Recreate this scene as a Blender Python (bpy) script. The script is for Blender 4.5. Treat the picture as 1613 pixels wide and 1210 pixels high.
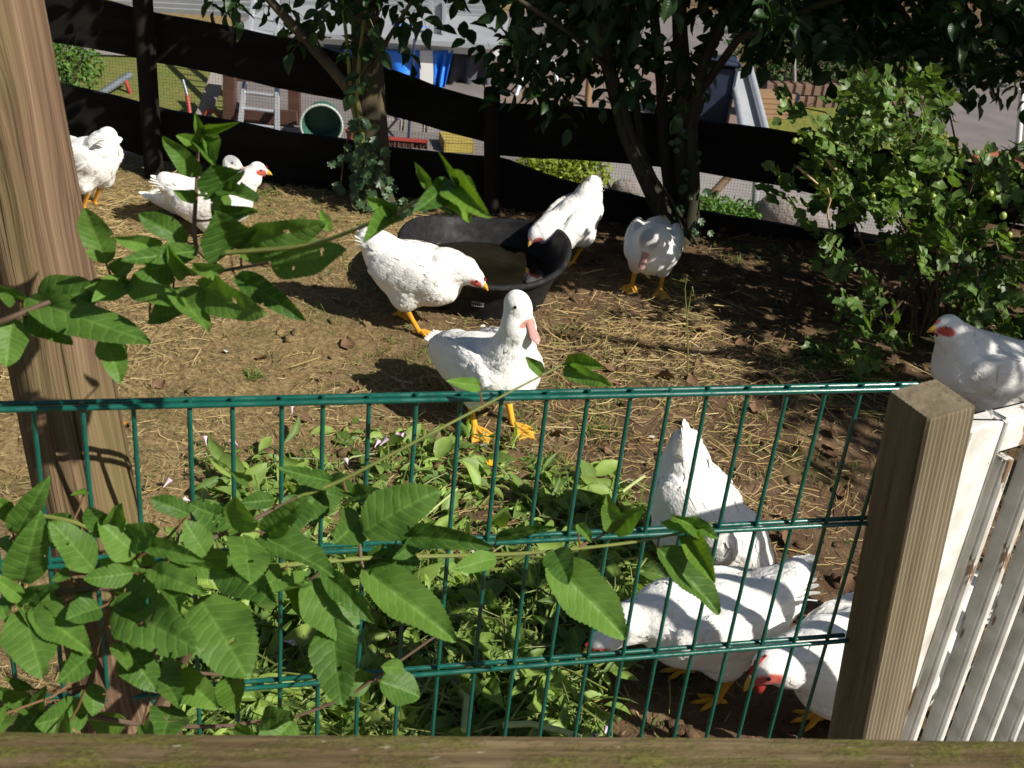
import bpy, math, random
import numpy as np
from mathutils import Matrix, Vector
random.seed(7); RNG = np.random.default_rng(7)
SC = bpy.context.scene
for _o in list(bpy.data.objects): bpy.data.objects.remove(_o)

# ------------------------------------------------------------------ camera
F, PITCH, ROLL, H = 1820., math.radians(27.5), math.radians(6.14), 1.6
FW = np.array([0, math.cos(PITCH), -math.sin(PITCH)]); UP0 = np.array([0, math.sin(PITCH), math.cos(PITCH)])
R0 = np.array([1., 0, 0])
RT = math.cos(ROLL)*R0 + math.sin(ROLL)*UP0; UPV = -math.sin(ROLL)*R0 + math.cos(ROLL)*UP0
CAM = np.array([0, 0, H])
cam = bpy.data.cameras.new('camera'); camo = bpy.data.objects.new('camera', cam); SC.collection.objects.link(camo)
cam.sensor_width = 36; cam.lens = F/1613*36; cam.clip_start = .05; cam.clip_end = 800
M = Matrix.Identity(4)
for i in range(3):
    M[i][0] = RT[i]; M[i][1] = UPV[i]; M[i][2] = -FW[i]; M[i][3] = CAM[i]
camo.matrix_world = M
cam.dof.use_dof = True; cam.dof.focus_distance = 2.3; cam.dof.aperture_fstop = 15
SC.camera = camo
# ------------------------------------------------------------------ world, sun, exposure
SUN_EL, SUN_AZ = math.radians(40), math.radians(119.4)          # azimuth clockwise from +Y
SUN = np.array([math.sin(SUN_AZ)*math.cos(SUN_EL), math.cos(SUN_AZ)*math.cos(SUN_EL), math.sin(SUN_EL)])
w = bpy.data.worlds.new('World'); SC.world = w; w.use_nodes = True
nt = w.node_tree; bg = nt.nodes['Background']; sky = nt.nodes.new('ShaderNodeTexSky')
sky.sky_type = 'NISHITA'; sky.sun_disc = False; sky.sun_elevation = SUN_EL; sky.sun_rotation = SUN_AZ
nt.links.new(sky.outputs[0], bg.inputs[0]); bg.inputs[1].default_value = .05
sl = bpy.data.lights.new('sun', 'SUN'); sl.energy = 5.0; sl.angle = math.radians(.53); sl.color = (1, .95, .87)
so = bpy.data.objects.new('sun', sl); SC.collection.objects.link(so)
so.rotation_euler = Vector(-SUN).to_track_quat('-Z', 'Y').to_euler(); so.location = (6, -4, 8)
SC.view_settings.view_transform = 'Standard'; SC.view_settings.look = 'None'
SC.view_settings.exposure = .42; SC.view_settings.gamma = 1; SC.view_settings.use_curve_mapping = False

# ------------------------------------------------------------------ pixel -> place helpers (photograph is 1613 x 1210)
def ray(x, y): return FW + RT*((x-806.5)/F) - UPV*((y-605)/F)
def onz(x, y, z=0.): d = ray(x, y); return CAM + d*((z-H)/d[2])
def ony(x, y, Y): d = ray(x, y); return CAM + d*(Y/d[1])
def at(x, y, dep): return CAM + ray(x, y)*dep
def px(P):
    P = np.asarray(P, float)-CAM; d = P@FW
    return 806.5+F*(P@RT)/d, 605-F*(P@UPV)/d, d

# ------------------------------------------------------------------ noise
def vnoise(x, y, seed=0):
    xi = np.floor(x).astype(np.int64); yi = np.floor(y).astype(np.int64); xf = x-xi; yf = y-yi
    def h(a, b):
        n = (a*374761393 + b*668265263 + seed*1442695) & 0x7fffffff
        n = ((n ^ (n >> 13))*1274126177) & 0x7fffffff
        return ((n ^ (n >> 16)) & 0xffff)/65535.
    u = xf*xf*(3-2*xf); v = yf*yf*(3-2*yf)
    return (h(xi, yi)*(1-u)+h(xi+1, yi)*u)*(1-v)+(h(xi, yi+1)*(1-u)+h(xi+1, yi+1)*u)*v
def fbm(x, y, oct=4, seed=0):
    s = 0; a = .5
    for o in range(oct): s = s+a*(vnoise(x*2**o, y*2**o, seed+o)-.5); a *= .5
    return s
def hgt(x, y):
    x = np.asarray(x, float); y = np.asarray(y, float)
    pen = .05*fbm(x*1.3, y*1.3, 2, 3)+.028*fbm(x*7, y*7, 3, 11)+.012*fbm(x*40, y*40, 2, 23)
    t = np.clip((y-4.78)/1.6, 0, 1); t = t*t*(3-2*t)
    low = -1.4+.02*fbm(x*.6, y*.6, 2, 5)-.03
    return pen*(1-t)+low*t

# ------------------------------------------------------------------ mesh helpers
COL = SC.collection
def mkmesh(name, V, Fc, uv=None, col=None, smooth=True):
    me = bpy.data.meshes.new(name); V = np.asarray(V, np.float32)
    if isinstance(Fc, np.ndarray):
        n, k = Fc.shape
        me.vertices.add(len(V)); me.vertices.foreach_set('co', V.ravel())
        me.loops.add(n*k); me.loops.foreach_set('vertex_index', Fc.astype(np.int32).ravel())
        me.polygons.add(n); me.polygons.foreach_set('loop_start', np.arange(0, n*k, k, dtype=np.int32))
        me.update(calc_edges=True)
    else:
        me.from_pydata([tuple(v) for v in V], [], [tuple(f) for f in Fc]); me.update()
    if smooth: me.polygons.foreach_set('use_smooth', np.ones(len(me.polygons), bool))
    li = np.zeros(len(me.loops), np.int32); me.loops.foreach_get('vertex_index', li)
    if uv is not None:
        u = me.uv_layers.new(name='UVMap'); u.data.foreach_set('uv', np.asarray(uv, np.float32)[li].ravel())
    if col is not None:
        c = np.asarray(col, np.float32)
        if c.shape[1] == 3: c = np.concatenate([c, np.ones((len(c), 1), np.float32)], 1)
        a = me.color_attributes.new('Col', 'FLOAT_COLOR', 'POINT'); a.data.foreach_set('color', c.ravel())
    return me
def obj(name, me, mat=None, parent=None, loc=None, rot=None):
    o = bpy.data.objects.new(name, me); COL.objects.link(o)
    if mat is not None and len(me.materials) == 0: me.materials.append(mat)
    if parent is not None: o.parent = parent
    if loc is not None: o.location = loc
    if rot is not None: o.rotation_euler = rot
    return o
def empty(name, loc, label, cat, rz=0, group=None, scale=1):
    o = bpy.data.objects.new(name, None); COL.objects.link(o); o.location = loc; o.rotation_euler = (0, 0, rz)
    o.scale = (scale,)*3; o.empty_display_size = .05
    return tag(o, label, cat, group)
def tag(o, label=None, cat=None, group=None, kind=None):
    if label: o['label'] = label
    if cat: o['category'] = cat
    if group: o['group'] = group
    if kind: o['kind'] = kind
    return o
class MB:
    def __init__(s): s.V = []; s.F = []; s.C = []; s.n = 0; s.col = (1, 1, 1)
    def add(s, V, Fc, col=None):
        V = np.asarray(V, float); s.V.append(V)
        s.F += [tuple(int(i)+s.n for i in f) for f in Fc]; s.n += len(V)
        s.C.append(np.tile(np.asarray(col if col is not None else s.col, float), (len(V), 1)) if col is None or np.ndim(col) == 1 else np.asarray(col))
        return s
    def box(s, c, size, rz=0, rx=0, ry=0, bev=0.):
        sx, sy, sz = [a/2 for a in size]
        if bev:
            V = []; b = min(bev, sx*.9, sy*.9, sz*.9)
            for z in (-sz, -sz+b, sz-b, sz):
                i = b if abs(z) == sz else 0
                for (x, y) in ((-1, -1), (1, -1), (1, 1), (-1, 1)):
                    X, Y = sx-i, sy-i
                    V += [(x*(X-b), y*Y, z), (x*X, y*(Y-b), z)] if x*y > 0 else [(x*X, y*(Y-b), z), (x*(X-b), y*Y, z)]
            V = np.array(V); Fc = [tuple(range(7, -1, -1)), tuple(range(24, 32))]
            for k in range(3):
                for j in range(8): Fc.append((k*8+j, k*8+(j+1) % 8, k*8+8+(j+1) % 8, k*8+8+j))
        else:
            V = np.array([(x, y, z) for z in (-sz, sz) for x, y in ((-sx, -sy), (sx, -sy), (sx, sy), (-sx, sy))])
            Fc = [(3, 2, 1, 0), (4, 5, 6, 7), (0, 1, 5, 4), (1, 2, 6, 5), (2, 3, 7, 6), (3, 0, 4, 7)]
        m = np.array((Matrix.Rotation(rz, 3, 'Z') @ Matrix.Rotation(ry, 3, 'Y') @ Matrix.Rotation(rx, 3, 'X')))
        return s.add(V@m.T+np.asarray(c), Fc)
    def beam(s, a, b, w, h, up=(0, 0, 1)):
        a = np.asarray(a, float); b = np.asarray(b, float); d = b-a; d /= np.linalg.norm(d)
        sd = np.cross(d, up); sd /= np.linalg.norm(sd); u = np.cross(sd, d)
        V = [p+sd*x*w/2+u*z*h/2 for p in (a, b) for x, z in ((-1, -1), (1, -1), (1, 1), (-1, 1))]
        return s.add(V, [(0, 1, 2, 3), (7, 6, 5, 4), (0, 4, 5, 1), (1, 5, 6, 2), (2, 6, 7, 3), (3, 7, 4, 0)])
    def tube(s, pts, rad, n=8, cap=True, col=None, flat=None):
        pts = np.asarray(pts, float); k = len(pts); rad = np.broadcast_to(np.asarray(rad, float), (k,))
        T = np.gradient(pts, axis=0); T /= np.linalg.norm(T, axis=1)[:, None]+1e-12
        ref = np.array([0, 0, 1.]) if abs(T[0][2]) < .9 else np.array([1., 0, 0])
        u = np.cross(T[0], ref); u /= np.linalg.norm(u); V = []
        for i in range(k):
            u = u-T[i]*(u@T[i]); u /= np.linalg.norm(u); v = np.cross(T[i], u)
            for j in range(n):
                a = 2*math.pi*j/n; V.append(pts[i]+rad[i]*(math.cos(a)*u+math.sin(a)*v))
        Fc = [(i*n+j, i*n+(j+1) % n, (i+1)*n+(j+1) % n, (i+1)*n+j) for i in range(k-1) for j in range(n)]
        if cap: Fc += [tuple(range(n-1, -1, -1)), tuple(range((k-1)*n, k*n))]
        if col is not None and np.ndim(col) == 2: col = np.repeat(np.asarray(col), n, 0)
        return s.add(V, Fc, col)
    def loft(s, secs, n=12, col=None):
        """secs: list of (centre, side, up, a, b) ellipses"""
        V = []
        for c, sd, u, a, b in secs:
            for j in range(n):
                t = 2*math.pi*j/n; V.append(np.asarray(c)+np.asarray(sd)*a*math.cos(t)+np.asarray(u)*b*math.sin(t))
        k = len(secs)
        Fc = [(i*n+j, i*n+(j+1) % n, (i+1)*n+(j+1) % n, (i+1)*n+j) for i in range(k-1) for j in range(n)]
        Fc += [tuple(range(n-1, -1, -1)), tuple(range((k-1)*n, k*n))]
        return s.add(V, Fc, col)
    def sphere(s, c, r, n=8, m=6, col=None):
        r = np.broadcast_to(np.asarray(r, float), (3,)); V = [(0, 0, -1)]
        for i in range(1, m):
            p = -math.pi/2+math.pi*i/m
            V += [(math.cos(p)*math.cos(2*math.pi*j/n), math.cos(p)*math.sin(2*math.pi*j/n), math.sin(p)) for j in range(n)]
        V.append((0, 0, 1)); L = len(V)-1
        Fc = [(0, 1+(j+1) % n, 1+j) for j in range(n)]
        Fc += [(1+i*n+j, 1+i*n+(j+1) % n, 1+(i+1)*n+(j+1) % n, 1+(i+1)*n+j) for i in range(m-2) for j in range(n)]
        Fc += [(L, 1+(m-2)*n+j, 1+(m-2)*n+(j+1) % n) for j in range(n)]
        return s.add(np.array(V)*r+np.asarray(c), Fc, col)
    def build(s, name, mat, parent=None, loc=None, rot=None, smooth=False, col=False, origin=None):
        V = np.concatenate(s.V)
        if origin is not None: V = V-np.asarray(origin)
        me = mkmesh(name, V, s.F, col=np.concatenate(s.C) if col else None, smooth=smooth)
        if smooth:
            try: me.set_sharp_from_angle(angle=math.radians(50))
            except Exception: pass
        return obj(name, me, mat, parent, loc if origin is None else tuple(origin), rot)

def scatter(tv, tf, pos, axis, nrm, sx, sy, sz=None):
    """copies of a template (y = along axis, z = normal) -> V, F"""
    pos = np.asarray(pos, float); axis = axis/np.linalg.norm(axis, axis=1)[:, None]
    sd = np.cross(axis, nrm); sd /= np.linalg.norm(sd, axis=1)[:, None]+1e-9; nn = np.cross(sd, axis)
    sz = sy if sz is None else sz
    V = (pos[:, None]+tv[None, :, 0, None]*(sd*sx[:, None])[:, None]+tv[None, :, 1, None]*(axis*sy[:, None])[:, None]
         + tv[None, :, 2, None]*(nn*sz[:, None])[:, None])
    n, k = len(pos), len(tv)
    Fc = (tf[None]+(np.arange(n)*k)[:, None, None]).reshape(-1, tf.shape[1])
    return V.reshape(-1, 3), Fc
def unit(v): v = np.asarray(v, float); return v/np.linalg.norm(v)

# ------------------------------------------------------------------ material helpers
def newmat(name, rough=.7, spec=.3):
    m = bpy.data.materials.new(name); m.use_nodes = True; t = m.node_tree; b = t.nodes['Principled BSDF']
    b.inputs['Roughness'].default_value = rough; b.inputs['Specular IOR Level'].default_value = spec
    return m, t, b
def N(t, typ, **kw):
    n = t.nodes.new('ShaderNode'+typ)
    for k, v in kw.items():
        if k in n.inputs: n.inputs[k].default_value = v
        else: setattr(n, k, v)
    return n
def ramp(t, src, stops):
    r = t.nodes.new('ShaderNodeValToRGB'); e = r.color_ramp.elements
    while len(e) < len(stops): e.new(.5)
    for i, (p, c) in enumerate(stops): e[i].position = p; e[i].color = (*c, 1) if len(c) == 3 else c
    t.links.new(src, r.inputs[0]); return r.outputs[0]
def mixc(t, fac, a, b, mode='MIX'):
    m = t.nodes.new('ShaderNodeMix'); m.data_type = 'RGBA'; m.blend_type = mode
    for s, v in ((m.inputs[0], fac), (m.inputs[6], a), (m.inputs[7], b)):
        if hasattr(v, 'is_linked'): t.links.new(v, s)
        else: s.default_value = v if not isinstance(v, tuple) else (*v, 1) if len(v) == 3 else v
    return m.outputs[2]
def noise(t, vec, scale, detail=4, rough=.55):
    n = N(t, 'TexNoise'); n.inputs['Scale'].default_value = scale; n.inputs['Detail'].default_value = detail
    n.inputs['Roughness'].default_value = rough
    if vec is not None: t.links.new(vec, n.inputs['Vector'])
    return n.outputs[0]
def mapping(t, src, scale=(1, 1, 1), rot=(0, 0, 0), loc=(0, 0, 0)):
    m = N(t, 'Mapping'); m.inputs['Scale'].default_value = scale; m.inputs['Rotation'].default_value = rot
    m.inputs['Location'].default_value = loc
    t.links.new(src, m.inputs[0]); return m.outputs[0]
def bump(t, b, h, strength=.3, dist=.01, prev=None):
    n = N(t, 'Bump'); n.inputs['Strength'].default_value = strength; n.inputs['Distance'].default_value = dist
    t.links.new(h, n.inputs['Height'])
    if prev is not None: t.links.new(prev, n.inputs['Normal'])
    t.links.new(n.outputs[0], b.inputs['Normal']); return n.outputs[0]
def coords(t, which='Object'): return N(t, 'TexCoord').outputs[which]
def objrand(t): return N(t, 'ObjectInfo').outputs['Random']
def simple(name, c1, c2=None, scale=8, rough=.7, spec=.3, bmp=.2, dist=.004, metal=0):
    m, t, b = newmat(name, rough, spec); co = coords(t)
    n = noise(t, co, scale, 5)
    t.links.new(ramp(t, n, [(.3, c1), (.7, c2 or tuple(x*.75 for x in c1))]), b.inputs['Base Color'])
    b.inputs['Metallic'].default_value = metal
    if bmp: bump(t, b, noise(t, co, scale*4, 4), bmp, dist)
    return m
def wood(name, cols, axis=2, scale=1., moss=None, rough=.8, ring=55, crack=.5):
    """weathered timber: grain runs along the object's axis"""
    m, t, b = newmat(name, rough, .2); co = coords(t)
    sc = [ring*scale]*3; sc[axis] = 2.2*scale
    wob = N(t, 'TexNoise'); wob.inputs['Scale'].default_value = 2.5*scale; t.links.new(co, wob.inputs['Vector'])
    add = N(t, 'VectorMath', operation='MULTIPLY_ADD'); t.links.new(wob.outputs['Color'], add.inputs[0])
    add.inputs[1].default_value = (.035, .035, .035) if axis != 0 else (.012, .012, .012); t.links.new(co, add.inputs[2])
    g = noise(t, mapping(t, add.outputs[0], sc), 1, 5, .6)
    big = noise(t, mapping(t, co, [s*.25 for s in sc]), 1, 3)
    base = ramp(t, g, [(.28, cols[0]), (.5, cols[1]), (.72, cols[2])])
    base = mixc(t, .55, base, ramp(t, big, [(.35, cols[0]), (.65, cols[2])]))
    ck = noise(t, mapping(t, co, [s*1.4 for s in sc], loc=(3, 5, 1)), 1, 2)
    ckm = ramp(t, ck, [(.33, (1, 1, 1)), (.38, (0, 0, 0))])
    cf = N(t, 'Math', operation='MULTIPLY'); t.links.new(ckm, cf.inputs[0]); cf.inputs[1].default_value = crack
    base = mixc(t, cf.outputs[0], base, tuple(c*.25 for c in cols[0]))
    if moss:
        mm = ramp(t, noise(t, mapping(t, co, [1.5, 1.5, 1.5]), moss[1], 5), [(.45, (0, 0, 0)), (.62, (1, 1, 1))])
        f = N(t, 'Math', operation='MULTIPLY'); t.links.new(mm, f.inputs[0]); f.inputs[1].default_value = moss[2]
        base = mixc(t, f.outputs[0], base, moss[0])
    t.links.new(base, b.inputs['Base Color'])
    bump(t, b, g, .6, .004); return m
def leafmat(name, dark, light, trans, rough=.38, uvveins=True, spec=.45, vein=.35, usecol=False):
    m, t, b = newmat(name, rough, spec)
    if usecol:
        a = N(t, 'Attribute', attribute_name='Col'); sep = N(t, 'SeparateColor'); t.links.new(a.outputs['Color'], sep.inputs[0])
        r = sep.outputs[0]
    else: r = objrand(t)
    base = ramp(t, r, [(0, dark), (.8, light), (1, tuple(min(1, c*1.25) for c in light))])
    co = coords(t)
    if uvveins:
        yl = ramp(t, noise(t, mapping(t, co, (5, 5, 5)), 1, 5, .7), [(.60, (0, 0, 0)), (.72, (.55, .55, .55))]); base = mixc(t, yl, base, tuple(min(1, c*f) for c, f in zip(light, (2.1, 1.35, .9))))
    base = mixc(t, .25, base, ramp(t, noise(t, co, 40 if not uvveins else 3, 3), [(.35, tuple(c*.6 for c in dark)), (.7, light)]))
    if uvveins:
        uv = coords(t, 'UV'); sp = N(t, 'SeparateXYZ'); t.links.new(uv, sp.inputs[0])
        u = N(t, 'Math', operation='SUBTRACT'); t.links.new(sp.outputs[0], u.inputs[0]); u.inputs[1].default_value = .5
        au = N(t, 'Math', operation='ABSOLUTE'); t.links.new(u.outputs[0], au.inputs[0])
        k = N(t, 'Math', operation='MULTIPLY_ADD'); t.links.new(au.outputs[0], k.inputs[0]); k.inputs[1].default_value = -.42
        nv = N(t, 'Math', operation='MULTIPLY_ADD'); t.links.new(noise(t, uv, 5, 2), nv.inputs[0]); nv.inputs[1].default_value = .09; t.links.new(sp.outputs[1], nv.inputs[2]); t.links.new(nv.outputs[0], k.inputs[2])
        fq = N(t, 'Math', operation='MULTIPLY_ADD'); t.links.new(objrand(t), fq.inputs[0]); fq.inputs[1].default_value = 25.; fq.inputs[2].default_value = 44.
        s = N(t, 'Math', operation='MULTIPLY'); t.links.new(k.outputs[0], s.inputs[0]); t.links.new(fq.outputs[0], s.inputs[1])
        sn = N(t, 'Math', operation='SINE'); t.links.new(s.outputs[0], sn.inputs[0])
        vm = ramp(t, sn.outputs[0], [(.86, (0, 0, 0)), (.995, (1, 1, 1))])
        mr = ramp(t, au.outputs[0], [(.012, (1, 1, 1)), (.035, (0, 0, 0))])
        vv = mixc(t, 1., vm, mr, 'LIGHTEN')
        f = N(t, 'Math', operation='MULTIPLY'); t.links.new(vv, f.inputs[0]); f.inputs[1].default_value = vein
        base = mixc(t, f.outputs[0], base, tuple(min(1, c*1.9+.02) for c in light))
        hsum = mixc(t, .5, ramp(t, sn.outputs[0], [(0, (1, 1, 1)), (1, (0, 0, 0))]), ramp(t, au.outputs[0], [(0, (0, 0, 0)), (.12, (1, 1, 1))]))
        bump(t, b, hsum, .14, .03)
    t.links.new(base, b.inputs['Base Color'])
    tr = N(t, 'BsdfTranslucent'); t.links.new(mixc(t, 1., base, trans, 'MULTIPLY'), tr.inputs[0])
    mx = N(t, 'MixShader'); mx.inputs[0].default_value = .33
    t.links.new(b.outputs[0], mx.inputs[1]); t.links.new(tr.outputs[0], mx.inputs[2])
    t.links.new(mx.outputs[0], t.nodes['Material Output'].inputs[0]); return m
def colmat(name, rough=.8, spec=.2, bmp=None, sss=0, sheen=0):
    m, t, b = newmat(name, rough, spec); a = N(t, 'Attribute', attribute_name='Col')
    t.links.new(a.outputs['Color'], b.inputs['Base Color'])
    if bmp: bump(t, b, noise(t, mapping(t, coords(t), bmp[2] if len(bmp) > 2 else (1, 1, 1)), bmp[0], 5), bmp[1], .01)
    if sss: b.inputs['Subsurface Weight'].default_value = sss; b.inputs['Subsurface Radius'].default_value = (.006, .004, .003)
    if sheen: b.inputs['Sheen Weight'].default_value = sheen
    return m
MAT = {}
# ------------------------------------------------------------------ materials
def mat_soil():
    m, t, b = newmat('pen_soil', .95, .1); co = coords(t)
    big = noise(t, co, .9, 4); mid = noise(t, co, 5, 6, .65); fine = noise(t, co, 55, 6, .7)
    soil = ramp(t, mid, [(.3, (.070, .043, .025)), (.55, (.145, .091, .053)), (.75, (.25, .168, .10))])
    dry = ramp(t, fine, [(.3, (.10, .068, .030)), (.5, (.235, .166, .078)), (.7, (.38, .285, .145))])
    sp = N(t, 'SeparateXYZ'); t.links.new(co, sp.inputs[0])
    mr = N(t, 'MapRange'); t.links.new(sp.outputs[0], mr.inputs[0])
    mr.inputs[1].default_value = -.9; mr.inputs[2].default_value = .5; mr.inputs[3].default_value = .30; mr.inputs[4].default_value = -.25
    ad = N(t, 'Math', operation='ADD'); t.links.new(big, ad.inputs[0]); t.links.new(mr.outputs[0], ad.inputs[1])
    f = ramp(t, ad.outputs[0], [(.35, (0, 0, 0)), (.68, (1, 1, 1))])
    base = mixc(t, f, soil, dry)
    gr = ramp(t, noise(t, mapping(t, co, loc=(4, 2, 0)), 3.2, 5), [(.55, (0, 0, 0)), (.7, (.5, .5, .5))])
    base = mixc(t, gr, base, (.085, .095, .028))
    pale = ramp(t, noise(t, mapping(t, co, loc=(9, 1, 0)), 9, 4), [(.62, (0, 0, 0)), (.74, (.55, .55, .55))])
    base = mixc(t, pale, base, (.24, .165, .105))
    vf = noise(t, co, 170, 5, .75)
    base = mixc(t, .55, base, ramp(t, vf, [(.32, (.25, .25, .25)), (.5, (.5, .5, .5)), (.70, (.82, .80, .76))]), 'OVERLAY')
    t.links.new(base, b.inputs['Base Color'])
    p = bump(t, b, mid, .6, .025); p = bump(t, b, fine, .8, .010, p); bump(t, b, vf, .8, .004, p); return m
MAT['soil'] = mat_soil()
MAT['straw'] = colmat('straw', .7, .25)
MAT['black_board'] = wood('black_stained_board', [(.004, .0035, .003), (.007, .006, .005), (.013, .011, .008)], 0, rough=.9, ring=45)
MAT['dark_post'] = wood('dark_fence_post', [(.008, .006, .005), (.014, .011, .008), (.024, .019, .013)], 2, rough=.9)
MAT['log'] = wood('ground_log', [(.06, .035, .02), (.13, .08, .045), (.2, .13, .08)], 0)
def mat_round_post():
    m, t, b = newmat('round_post_wood', .85, .15); co = coords(t)
    wob = noise(t, mapping(t, co, (9, 9, 2.2)), 1, 2); wv = N(t, 'VectorMath', operation='MULTIPLY_ADD')
    cb = N(t, 'CombineXYZ'); [t.links.new(wob, cb.inputs[i]) for i in (0, 1)]; t.links.new(cb.outputs[0], wv.inputs[0]); wv.inputs[1].default_value = (.03, .03, 0); t.links.new(co, wv.inputs[2])
    g1 = noise(t, mapping(t, wv.outputs[0], (75, 75, .8)), 1, 4, .6); g2 = noise(t, mapping(t, wv.outputs[0], (260, 260, 1.8)), 1, 4, .65)
    base = ramp(t, g1, [(.32, (.048, .028, .016)), (.46, (.120, .074, .043)), (.58, (.175, .112, .067)), (.74, (.265, .183, .114))])
    base = mixc(t, .45, base, ramp(t, g2, [(.36, (.055, .032, .019)), (.5, (.155, .099, .059)), (.64, (.26, .18, .113))]))
    ck = ramp(t, noise(t, mapping(t, co, (75, 75, .8), loc=(3, 7, 1)), 1, 1), [(.27, (1, 1, 1)), (.30, (0, 0, 0))])
    base = mixc(t, ck, base, (.03, .017, .011))
    ms = ramp(t, noise(t, mapping(t, co, (5, 5, 2.2), loc=(1, 4, 2)), 1, 5), [(.48, (0, 0, 0)), (.68, (.65, .65, .65))])
    base = mixc(t, ms, base, (.15, .135, .045))
    kn = N(t, 'TexVoronoi'); kn.inputs['Scale'].default_value = 1; t.links.new(mapping(t, co, (7, 7, 2.6), loc=(.3, .2, .35)), kn.inputs['Vector'])
    base = mixc(t, ramp(t, kn.outputs['Distance'], [(.05, (.8, .8, .8)), (.13, (0, 0, 0))]), base, (.10, .045, .02))
    t.links.new(base, b.inputs['Base Color']); p = bump(t, b, g1, .7, .008); p = bump(t, b, g2, .6, .003, p); bump(t, b, ramp(t, ck, [(0, (1, 1, 1)), (1, (0, 0, 0))]), .8, .006, p); return m
MAT['round_post'] = mat_round_post()
MAT['grey_post'] = wood('grey_post_wood', [(.10, .078, .048), (.19, .152, .10), (.29, .238, .165)], 2, 1., ((.15, .13, .05), 3., .25), ring=60, crack=.3)
def mat_rail():
    m, t, b = newmat('mossy_rail_wood', .9, .15); co = coords(t)
    g = noise(t, mapping(t, co, (7, 150, 150)), 1, 6, .65); big = noise(t, mapping(t, co, (2.5, 30, 30)), 1, 5)
    base = ramp(t, g, [(.32, (.05, .033, .016)), (.5, (.13, .092, .046)), (.68, (.24, .185, .11))])
    base = mixc(t, .5, base, ramp(t, big, [(.35, (.07, .045, .02)), (.65, (.19, .14, .07))]))
    moss = ramp(t, noise(t, mapping(t, co, (16, 42, 42), loc=(2, 0, 0)), 1, 7, .7), [(.45, (0, 0, 0)), (.62, (.8, .8, .8))])
    base = mixc(t, moss, base, ramp(t, noise(t, co, 220, 4), [(.35, (.055, .06, .012)), (.65, (.15, .15, .03))]))
    sp = ramp(t, noise(t, mapping(t, co, (60, 160, 160), loc=(5, 2, 1)), 1, 3), [(.68, (0, 0, 0)), (.74, (.7, .7, .7))])
    base = mixc(t, sp, base, (.36, .33, .26))
    t.links.new(base, b.inputs['Base Color']); p = bump(t, b, g, .6, .004); bump(t, b, moss, .6, .004, p); return m
MAT['rail'] = mat_rail()
MAT['wire'] = simple('galvanised_wire', (.10, .10, .10), rough=.5, bmp=0, metal=.6)
MAT['bark'] = wood('bark', [(.035, .026, .017), (.075, .056, .036), (.125, .10, .066)], 2, .8, ((.07, .085, .03), 4, .35), ring=70)
MAT['bark_dark'] = wood('dark_bark', [(.02, .016, .011), (.04, .032, .022), (.07, .058, .04)], 2, .8, ((.03, .05, .015), 4, .3), ring=70)
MAT['greenstem'] = simple('green_stem', (.19, .22, .05), (.13, .15, .04), 20, .5, .4, .1)
MAT['twig'] = simple('brown_twig', (.14, .095, .06), (.09, .055, .035), 30, .6, .3, .3, .001)
MAT['petiole'] = simple('red_petiole', (.16, .06, .035), (.12, .09, .03), 30, .5, .4, 0)
MAT['leaf_cherry'] = leafmat('cherry_leaf', (.042, .108, .018), (.125, .235, .04), (1.35, 1.5, .55), .5, spec=.28, vein=.22)
MAT['leaf_young'] = leafmat('young_leaf', (.07, .16, .022), (.13, .24, .03), (1.4, 1.4, .5), .45, spec=.3)
MAT['leaf_heap'] = leafmat('cut_weed_leaf', (.085, .165, .035), (.29, .41, .085), (1.3, 1.4, .5), .5, spec=.3, vein=.15)
MAT['leaf_heap_mass'] = leafmat('cut_weed_mass', (.085, .165, .035), (.28, .40, .085), (1.3, 1.4, .5), .5, False, .4, usecol=True)
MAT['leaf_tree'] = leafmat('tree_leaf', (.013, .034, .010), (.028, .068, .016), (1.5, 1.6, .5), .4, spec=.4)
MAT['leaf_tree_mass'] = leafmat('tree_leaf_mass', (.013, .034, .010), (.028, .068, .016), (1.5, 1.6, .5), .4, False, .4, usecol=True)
MAT['leaf_goose'] = leafmat('gooseberry_leaf', (.045, .105, .022), (.16, .25, .06), (1.3, 1.4, .5), .42, spec=.4)
MAT['leaf_goose_mass'] = leafmat('gooseberry_mass', (.045, .105, .022), (.16, .25, .06), (1.3, 1.4, .5), .42, False, .4, usecol=True)
MAT['leaf_ivy'] = leafmat('ivy_leaf', (.03, .075, .028), (.07, .13, .05), (1, 1, .5), .35, spec=.5)
MAT['berry'] = simple('green_berry', (.34, .42, .09), (.26, .34, .07), 60, .3, .5, 0)
MAT['dry_leaf'] = simple('dry_leaf', (.20, .115, .065), (.11, .06, .035), 30, .8, .2, .3, .002)
MAT['grass'] = leafmat('grass', (.07, .13, .025), (.22, .28, .07), (1.2, 1.3, .5), .5, False, .3, usecol=True)
MAT['green_metal'] = None
def mat_green():
    m, t, b = newmat('green_coated_steel', .22, .6); co = coords(t)
    t.links.new(ramp(t, noise(t, co, 45, 4), [(.35, (.0045, .070, .050)), (.65, (.007, .095, .068)), (.8, (.02, .12, .09))]), b.inputs['Base Color'])
    rr = ramp(t, noise(t, co, 70, 3), [(.4, (.18, .18, .18)), (.7, (.42, .42, .42))]); t.links.new(rr, b.inputs['Roughness'])
    bump(t, b, noise(t, co, 120, 3), .12, .001); return m
MAT['green_metal'] = mat_green()
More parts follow.
